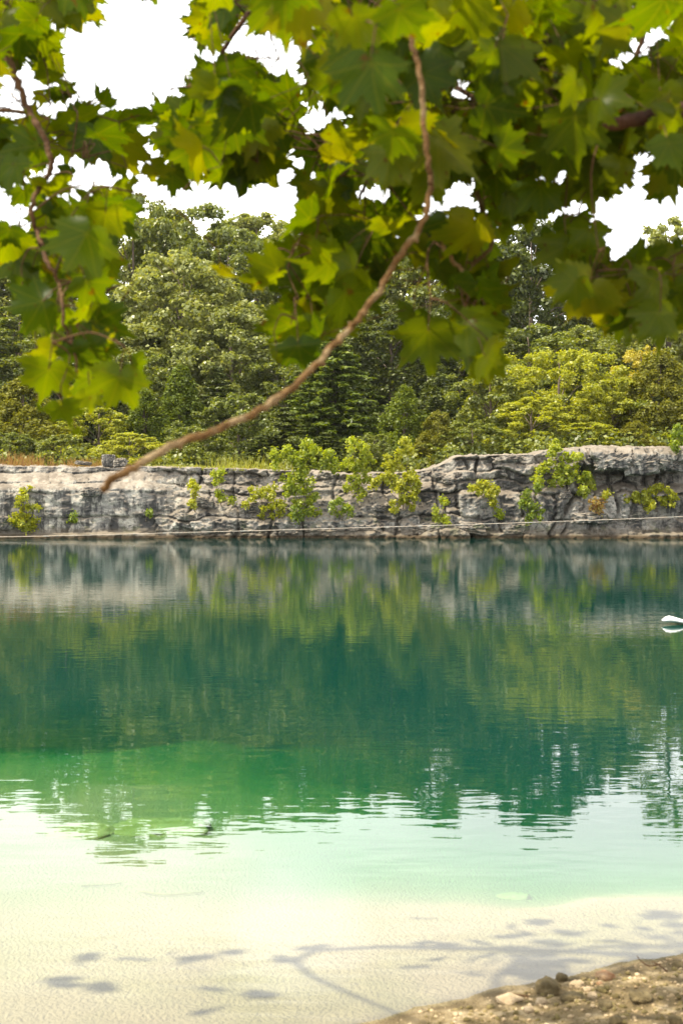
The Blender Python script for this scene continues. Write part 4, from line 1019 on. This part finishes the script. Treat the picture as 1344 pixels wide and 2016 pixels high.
# leaves one can tell apart: (px, py, width px, distance, turn)
KEY = [
 # left hanging twig
 (92, 748, 125, 3.5, -25, 10, 0), (150, 700, 90, 3.6, 10, 30, 10), (228, 765, 130, 3.4, -12, -10, 0), (190, 700, 110, 3.7, 40, 20, 15),
 (180, 790, 70, 3.6, 15, 50, 0), (128, 815, 80, 3.5, 20, 20, 5), (60, 600, 120, 3.6, -70, -5, 10), (38, 570, 70, 3.8, -40, 30, 5),
 (110, 640, 90, 3.8, -10, 40, 10), (185, 570, 110, 3.5, 35, 10, 10), (150, 560, 85, 3.8, 10, -40, 30), (170, 620, 90, 3.6, 5, 55, 0),
 (205, 668, 65, 3.7, 160, 0, 20), (270, 728, 85, 3.7, 55, 45, 10), (100, 700, 90, 3.8, -5, -50, 10), (205, 440, 105, 3.6, -8, 5, 0),
 (115, 475, 85, 3.6, -35, 0, 40), (60, 545, 80, 3.9, -10, 10, 10), (15, 465, 75, 3.8, -15, 20, 0), (140, 430, 90, 3.9, 10, 20, 30),
 (50, 390, 90, 4.0, 10, 5, 10), (100, 380, 100, 3.9, 0, 20, 20), (20, 350, 90, 4.1, -15, -10, 10), (135, 345, 55, 4.2, 5, 60, 0), (30, 500, 70, 4.1, 0, 30, 20),
 (100, 535, 75, 3.9, 20, -30, 10), (165, 520, 70, 3.9, 50, 20, 10), (155, 650, 60, 3.9, 0, 10, 0), (75, 800, 40, 3.7, -50, 60, 0), (150, 850, 30, 3.7, 0, 50, 0),
 # left band
 (310, 340, 85, 4.4, 20, 10, 10), (250, 310, 110, 4.4, 10, 10, 20), (180, 300, 100, 4.4, -20, 20, 30), (340, 355, 90, 4.5, -10, 5, 10), (190, 255, 90, 4.6, 30, 10, 50),
 (300, 240, 120, 4.4, 20, 0, 20), (390, 250, 110, 4.4, -10, 10, 10), (150, 215, 60, 4.6, 170, 20, 10), (195, 195, 70, 4.5, 175, 50, 10), (330, 220, 90, 4.5, 160, 0, 20),
 (105, 160, 80, 4.4, 0, 40, 20), (60, 90, 80, 4.4, -10, 30, 20), (75, 140, 90, 4.5, 10, 30, 20), (30, 60, 110, 4.2, 0, 10, 20), (150, 25, 120, 4.3, 5, 5, 10), (90, 20, 110, 4.3, -20, 20, 10),
 (185, 40, 70, 4.4, 20, 40, 0), (300, -12, 70, 4.2, 5, 0, 0), (245, -30, 90, 4.2, -20, 10, 10), (15, 290, 110, 4.2, 10, 20, 20), (70, 250, 90, 4.2, 30, 20, 20), (130, 250, 90, 4.4, 20, 30, 30),
 (30, 20, 100, 4.5, 30, 10, 20), (50, 320, 90, 4.3, -20, 10, 20), (110, 300, 80, 4.5, 10, 40, 20), (5, 250, 60, 4.5, 0, 20, 20), (120, 190, 60, 4.7, 30, 20, 20), (85, 195, 50, 4.7, 0, 20, 10),
 # middle top row with points hanging into the sky
 (395, 50, 95, 4.4, -20, 20, 10), (420, 85, 90, 4.5, 10, 20, 20), (560, 30, 190, 3.0, 5, 5, 10), (475, 335, 150, 4.1, 5, 0, 5), (410, 320, 120, 4.3, -20, 10, 10),
 (525, 330, 130, 4.0, 12, 5, 5), (365, 330, 90, 4.5, -30, 10, 10), (430, 200, 130, 4.5, 0, 20, 20), (480, 265, 120, 4.3, 10, 10, 10), (540, 250, 130, 4.3, -5, 20, 10), (410, 155, 90, 4.6, -40, 10, 20),
 (350, 300, 90, 4.5, 0, 20, 20), (440, 150, 90, 4.6, 10, 10, 20), (385, 190, 80, 4.6, -30, 20, 20),
 (500, 180, 120, 4.4, 20, 10, 10), (560, 210, 100, 4.4, -20, 20, 20), (460, 290, 120, 4.2, 0, 20, 0),
 # central drop
 (640, 400, 120, 3.9, -15, 10, 0), (600, 370, 90, 4.0, -40, 20, 10), (690, 350, 110, 4.1, 10, 10, 10), (610, 455, 90, 4.0, -35, 60, 0), (560, 500, 85, 4.0, -50, 50, 20), (445, 540, 95, 3.7, -5, 45, 20),
 (525, 545, 120, 3.8, -55, 30, 20), (620, 500, 110, 3.9, 0, 10, 10), (660, 480, 100, 4.0, 10, 30, 10), (600, 565, 130, 3.8, -20, 5, 0), (640, 560, 100, 3.9, 20, 10, 10), (560, 660, 120, 3.7, -20, 25, 10),
 (590, 700, 110, 3.6, 5, 15, 0), (545, 705, 70, 3.7, -15, 40, 0), (660, 620, 80, 4.0, 40, 10, 10), (720, 480, 90, 4.0, 20, 20, 10), (735, 560, 90, 4.0, 10, 20, 20), (690, 545, 100, 4.0, -10, 10, 0),
 (760, 430, 110, 4.0, 10, 10, 0), (800, 420, 110, 4.1, 0, 20, 10), (725, 600, 80, 4.0, 30, 40, 10), (690, 655, 50, 4.1, 30, 30, 0), (575, 540, 90, 3.9, -70, 30, 20), (620, 640, 90, 3.8, 10, 30, 10), (500, 560, 60, 3.9, -30, 50, 20),
 (710, 420, 90, 4.2, 0, 10, 0), (650, 440, 100, 4.1, -10, 20, 0), (590, 610, 90, 3.9, -40, 20, 0), (700, 500, 90, 4.1, 0, 20, 0), (770, 520, 60, 4.2, 40, 30, 10),
 # around the fork
 (845, 680, 165, 3.5, 5, 0, 0), (810, 630, 90, 3.7, -30, 40, 20), (870, 540, 90, 3.8, -10, 20, 10), (965, 545, 85, 3.8, 25, 25, 10), (960, 645, 95, 3.7, 10, 10, 0), (960, 730, 115, 3.5, 8, 0, 0), (925, 690, 80, 3.7, -5, 40, 0),
 (900, 600, 80, 3.9, 0, 20, 10), (945, 590, 90, 3.8, 15, 10, 10), (880, 470, 90, 4.1, -30, 10, 20), (925, 480, 80, 4.2, 0, 20, 20), (960, 440, 80, 4.3, 20, 20, 10), (1000, 420, 100, 4.4, 10, 20, 10),
 (905, 640, 60, 3.9, -10, 30, 10), (1005, 370, 110, 4.4, 0, 20, 10), (1040, 430, 90, 4.4, 15, 10, 10), (1045, 385, 80, 4.4, -10, 50, 10), (985, 460, 70, 4.4, 0, 20, 0), (895, 505, 60, 4.1, 30, 20, 10), (850, 480, 60, 4.3, 0, 20, 10), (890, 560, 50, 4.0, 0, 20, 10), (990, 600, 40, 4.0, 0, 20, 10),
 # right group
 (1110, 505, 120, 3.7, -5, 5, 0), (1095, 400, 110, 4.3, 10, 10, 10), (1140, 590, 165, 3.4, -30, 0, 0), (1190, 600, 130, 3.5, 15, 20, 10), (1190, 505, 60, 3.9, 20, 55, 0), (1225, 640, 90, 3.6, 0, 50, 10), (1300, 640, 130, 3.5, 10, 10, 0),
 (1240, 590, 100, 3.7, 40, 20, 20), (1300, 510, 90, 3.9, 160, 10, 20), (1335, 490, 70, 3.9, 170, 10, 10), (1330, 580, 100, 3.7, 20, 10, 10), (1270, 560, 80, 3.8, -60, 10, 40), (1165, 545, 80, 3.8, 20, 30, 0), (1280, 600, 100, 3.7, 0, 30, 0),
 (1160, 380, 100, 4.4, 10, 10, 10), (1205, 340, 110, 4.3, -5, 10, 10), (1320, 350, 110, 4.1, 5, 5, 0), (1300, 380, 70, 4.2, 10, 20, 10), (1190, 375, 80, 4.4, 0, 10, 0), (1150, 435, 50, 4.4, 40, 20, 0), (1240, 665, 60, 3.7, 10, 60, 0),
 # out of focus near leaves at the top
 (735, 160, 170, 2.6, 8, 15, 5), (800, 40, 150, 2.5, 12, 40, 10), (700, 60, 130, 2.8, -10, 20, 10), (560, -20, 200, 2.7, 0, 0, 10), (990, 120, 150, 3.3, 5, 20, 10), (1290, 30, 170, 3.2, 0, 20, 10), (1120, 40, 120, 3.7, -10, 20, 20),
 (985, 270, 120, 3.8, 10, 20, 10), (1290, 160, 120, 3.8, 0, 20, 20), (920, 320, 120, 4.0, 0, 10, 0), (785, 290, 90, 4.0, -30, 30, 20), (660, 300, 100, 4.3, 0, 20, 10), (1190, 290, 120, 4.0, 0, 20, 10), (1170, 110, 130, 3.7, 0, 20, 10),
]
for q in KEY:
    px, py, wpx, d, rot, yaw, pit = q
    put_leaf(px, py, wpx*.86*rr.uniform(.85, 1.1), d, rot+rr.uniform(-8, 8), yaw*rr.choice((-1, 1))+rr.uniform(-22, 22), (-(pit+rr.uniform(10, 40)) if rr.random() < .88 else pit), curl=rr.uniform(-.2, 1.1), fold=rr.uniform(-.1, 1.0))

# the dense canopy: leaves scattered through depth wherever the crown is closed
R1 = [(388, -60), (1420, -60), (1420, 365), (1235, 365), (1195, 395), (1150, 400), (1080, 430), (960, 440), (840, 450), (770, 440), (700, 450), (640, 440), (608, 335), (555, 290), (560, 370), (470, 370), (340, 355), (300, 330), (300, 215), (365, 205), (385, 150), (430, 120), (470, 90), (440, 70), (365, 100), (358, 45)]
R2 = [(-80, -60), (205, -60), (200, 42), (112, 58), (125, 120), (150, 175), (200, 210), (215, 225), (300, 212), (300, 340), (240, 350), (140, 320), (95, 310), (80, 340), (-80, 400)]
HOLES = [(645, 38, 13), (560, 100, 18), (545, 110, 12), (605, 95, 9), (550, 138, 12), (580, 158, 15), (598, 165, 12), (635, 232, 13), (665, 225, 15), (607, 258, 14), (495, 102, 12), (560, 320, 14), (568, 345, 12), (915, 190, 14), (1300, 50, 22), (1308, 35, 14), (1285, 95, 12), (1225, 108, 16), (1268, 310, 13), (1275, 335, 14), (1050, 345, 9), (1112, 345, 10), (1020, 352, 8), (740, 395, 22), (720, 405, 15), (866, 398, 26), (905, 388, 26), (926, 368, 18), (445, 85, 18), (440, 105, 18), (20, 155, 20), (12, 190, 20), (45, 205, 16), (8, 215, 14), (60, 115, 8), (110, 220, 16), (20, 252, 12), (110, 285, 10), (108, 335, 24), (130, 325, 14), (25, 420, 20), (60, 140, 10), (90, 175, 10), (305, 308, 12), (320, 318, 12), (273, 280, 7), (700, 232, 6), (765, 188, 6), (720, 310, 8), (1065, 135, 6), (1210, 135, 8), (530, 70, 5), (485, 60, 6), (490, 22, 7), (95, 40, 10), (1178, 370, 4)]
def inside(poly, x, y):
    c = False; j = len(poly)-1
    for i in range(len(poly)):
        xi, yi = poly[i]; xj, yj = poly[j]
        if (yi > y) != (yj > y) and x < (xj-xi)*(y-yi)/(yj-yi)+xi: c = not c
        j = i
    return c
def free(x, y, r, poly):
    for hx, hy, hr in HOLES:
        if (hx-x)**2+(hy-y)**2 < (hr+r)**2: return False
    for k in range(10):
        a_ = 6.2832*k/10
        if not inside(poly, x+r*math.cos(a_), y+r*math.sin(a_)): return False
    return True
def fill(poly, n, dr, bx, by):
    """sprays of six to nine leaves round the end of a twig that grows from the nearest branch"""
    k = t = 0
    while k < n and t < n*40:
        t += 1
        x = rr.uniform(*bx); y = rr.uniform(*by); d = rr.uniform(*dr)
        if not free(x, y, 14, poly): continue
        hubp = P(x, y, d); placed = 0; got = []
        for _ in range(16):
            if placed >= rr.choice((6, 7, 8, 9)): break
            sz = rr.uniform(.105, .180); dd = d+rr.gauss(0, .22); wpx = sz*F/dd
            lx = x+rr.gauss(0, 1)*.17*F/d; ly = y+rr.gauss(.35, 1)*.13*F/d
            if not free(lx, ly, wpx*.31, poly): continue
            c = P(lx, ly, dd); rot = max(-75, min(75, (lx-x)*.45+rr.gauss(0, 28)))
            a_ = math.radians(rot); yaw = rr.gauss(0, 42); pit = rr.uniform(-62, 22)
            Rm = Matrix.Rotation(math.radians(yaw), 3, 'Z') @ Matrix.Rotation(math.radians(-pit), 3, 'X')
            tip = Rm @ Vector((math.sin(a_), 0, -math.cos(a_))); nr = Rm @ Vector((0, -1, 0))
            got.append((c-tip*sz*.22, tip, nr, sz)); placed += 1
        if not got: continue
        best = min(allp, key=lambda q: (q[0]-hubp).length_squared); kk = best[1]; A = twigacc[kk]
        for base, tip, nr, sz in got:
            leafacc[kk].leaf(loc(base), tip, nr, sz, rr)
            m = base.lerp(hubp, .5)+Vector((0, 0, .012)); A.tube([loc(q) for q in (base, m, hubp)], [.0013, .0012, .0016], 4, False)
        dist = (best[0]-hubp).length
        if dist > .04:
            m = hubp.lerp(best[0], .5)+Vector((rr.gauss(0, .05), rr.gauss(0, .05), .03+.04*dist))
            if not free(672+m.x*F/m.y, HOR-(m.z-CAMZ)*F/m.y, 2, poly): m.z += .05
            A.tube([loc(q) for q in smooth_path([hubp, m, best[0]], 4)], [.0011+.00022*j for j in range(9)], 5, False)
        allp.append((hubp, kk)); k += placed
fill(R1, 640, (3.5, 4.6), (300, 1420), (-60, 440))
fill(R1, 520, (4.6, 7.0), (300, 1420), (-60, 440))
fill(R2, 140, (3.9, 4.8), (-80, 300), (-60, 400))
fill(R2, 110, (4.8, 6.5), (-80, 300), (-60, 400))
SPR = [[(0, 300), (300, 330), (300, 380), (230, 500), (235, 600), (300, 720), (260, 830), (160, 840), (80, 790), (40, 700), (-10, 600), (-40, 400)],
       [(570, 400), (700, 380), (860, 420), (990, 420), (1010, 560), (990, 740), (920, 750), (880, 640), (840, 560), (780, 520), (760, 600), (680, 660), (600, 730), (520, 720), (540, 600), (460, 580), (520, 480)],
       [(1100, 400), (1190, 420), (1190, 520), (1300, 480), (1420, 470), (1420, 680), (1230, 680), (1160, 640), (1060, 600), (1070, 480)]]
for q_, n_ in ((SPR[0], 38), (SPR[1], 58), (SPR[2], 44)):
    fill(q_, n_, (3.7, 4.3), (min(a_[0] for a_ in q_), max(a_[0] for a_ in q_)), (min(a_[1] for a_ in q_), max(a_[1] for a_ in q_)))
fill([(1400, -200), (2300, -200), (2300, 420), (1800, 500), (1400, 420)], 260, (3.6, 5.2), (1400, 2300), (-200, 500))
# the rest of the crown, and unseen leaves added for their shade, above and beside what the picture shows
def cloud(n, xr, yr, zr):
    for _ in range(n):
        p = Vector((rr.uniform(*xr), rr.uniform(*yr), rr.uniform(*zr)))
        best = min(allp, key=lambda q: (q[0]-p).length_squared); k = best[1]
        a_ = rr.uniform(0, 6.28); tip = Vector((math.cos(a_)*.7, math.sin(a_)*.7, -.7)); nr = Vector((rr.gauss(0, .4), rr.gauss(0, .4), 1))
        leafacc[k].leaf(loc(p), tip, nr, rr.uniform(.14, .2), rr)
cloud(170, (2.5, 6.5), (2.0, 7.0), (5.2, 7.5))
cloud(90, (-1.0, 2.6), (3.6, 6.6), (5.4, 7.2))
cloud(260, (-1.6, 2.8), (4.5, 6.8), (4.85, 5.9))  # unseen leaves added overhead to keep sun off the canopy below
cloud(16, (-4.2, -2.7), (5.2, 6.3), (4.5, 5.3))  # unseen leaves added to throw leaf shadows on the shallow bed
cloud(14, (-2.4, -.8), (5.4, 6.3), (4.75, 5.4))  # more added leaves, placed for the shadows farther right on the bed
for k in leafacc:
    if leafacc[k].k: leafacc[k].build('foliage', branch_obj[k])
    if twigacc[k].n: twigacc[k].build('twig', M_twig, branch_obj[k], True)['kind'] = 'stuff'

# ------------------------------------------------------------------ summer haze over the quarry
bx0, bx1, by0, by1, bz0, bz1 = -280, 280, -70, 440, -9, 52
hv = [(x, y, z) for z in (bz0, bz1) for y in (by0, by1) for x in (bx0, bx1)]
m, N, L = new_mat('haze'); o = N('ShaderNodeOutputMaterial'); pv = N('ShaderNodeVolumePrincipled')
pv.inputs['Color'].default_value = (.92, .95, .90, 1); pv.inputs['Density'].default_value = .00010; pv.inputs['Anisotropy'].default_value = .3
L(pv.outputs[0], o.inputs['Volume'])
hb = mesh('haze', hv, [(0, 2, 3, 1), (4, 5, 7, 6), (0, 1, 5, 4), (2, 6, 7, 3), (0, 4, 6, 2), (1, 3, 7, 5)], m)
tag(hb, 'thin pale summer haze hanging over the whole quarry', 'haze', kind='stuff')
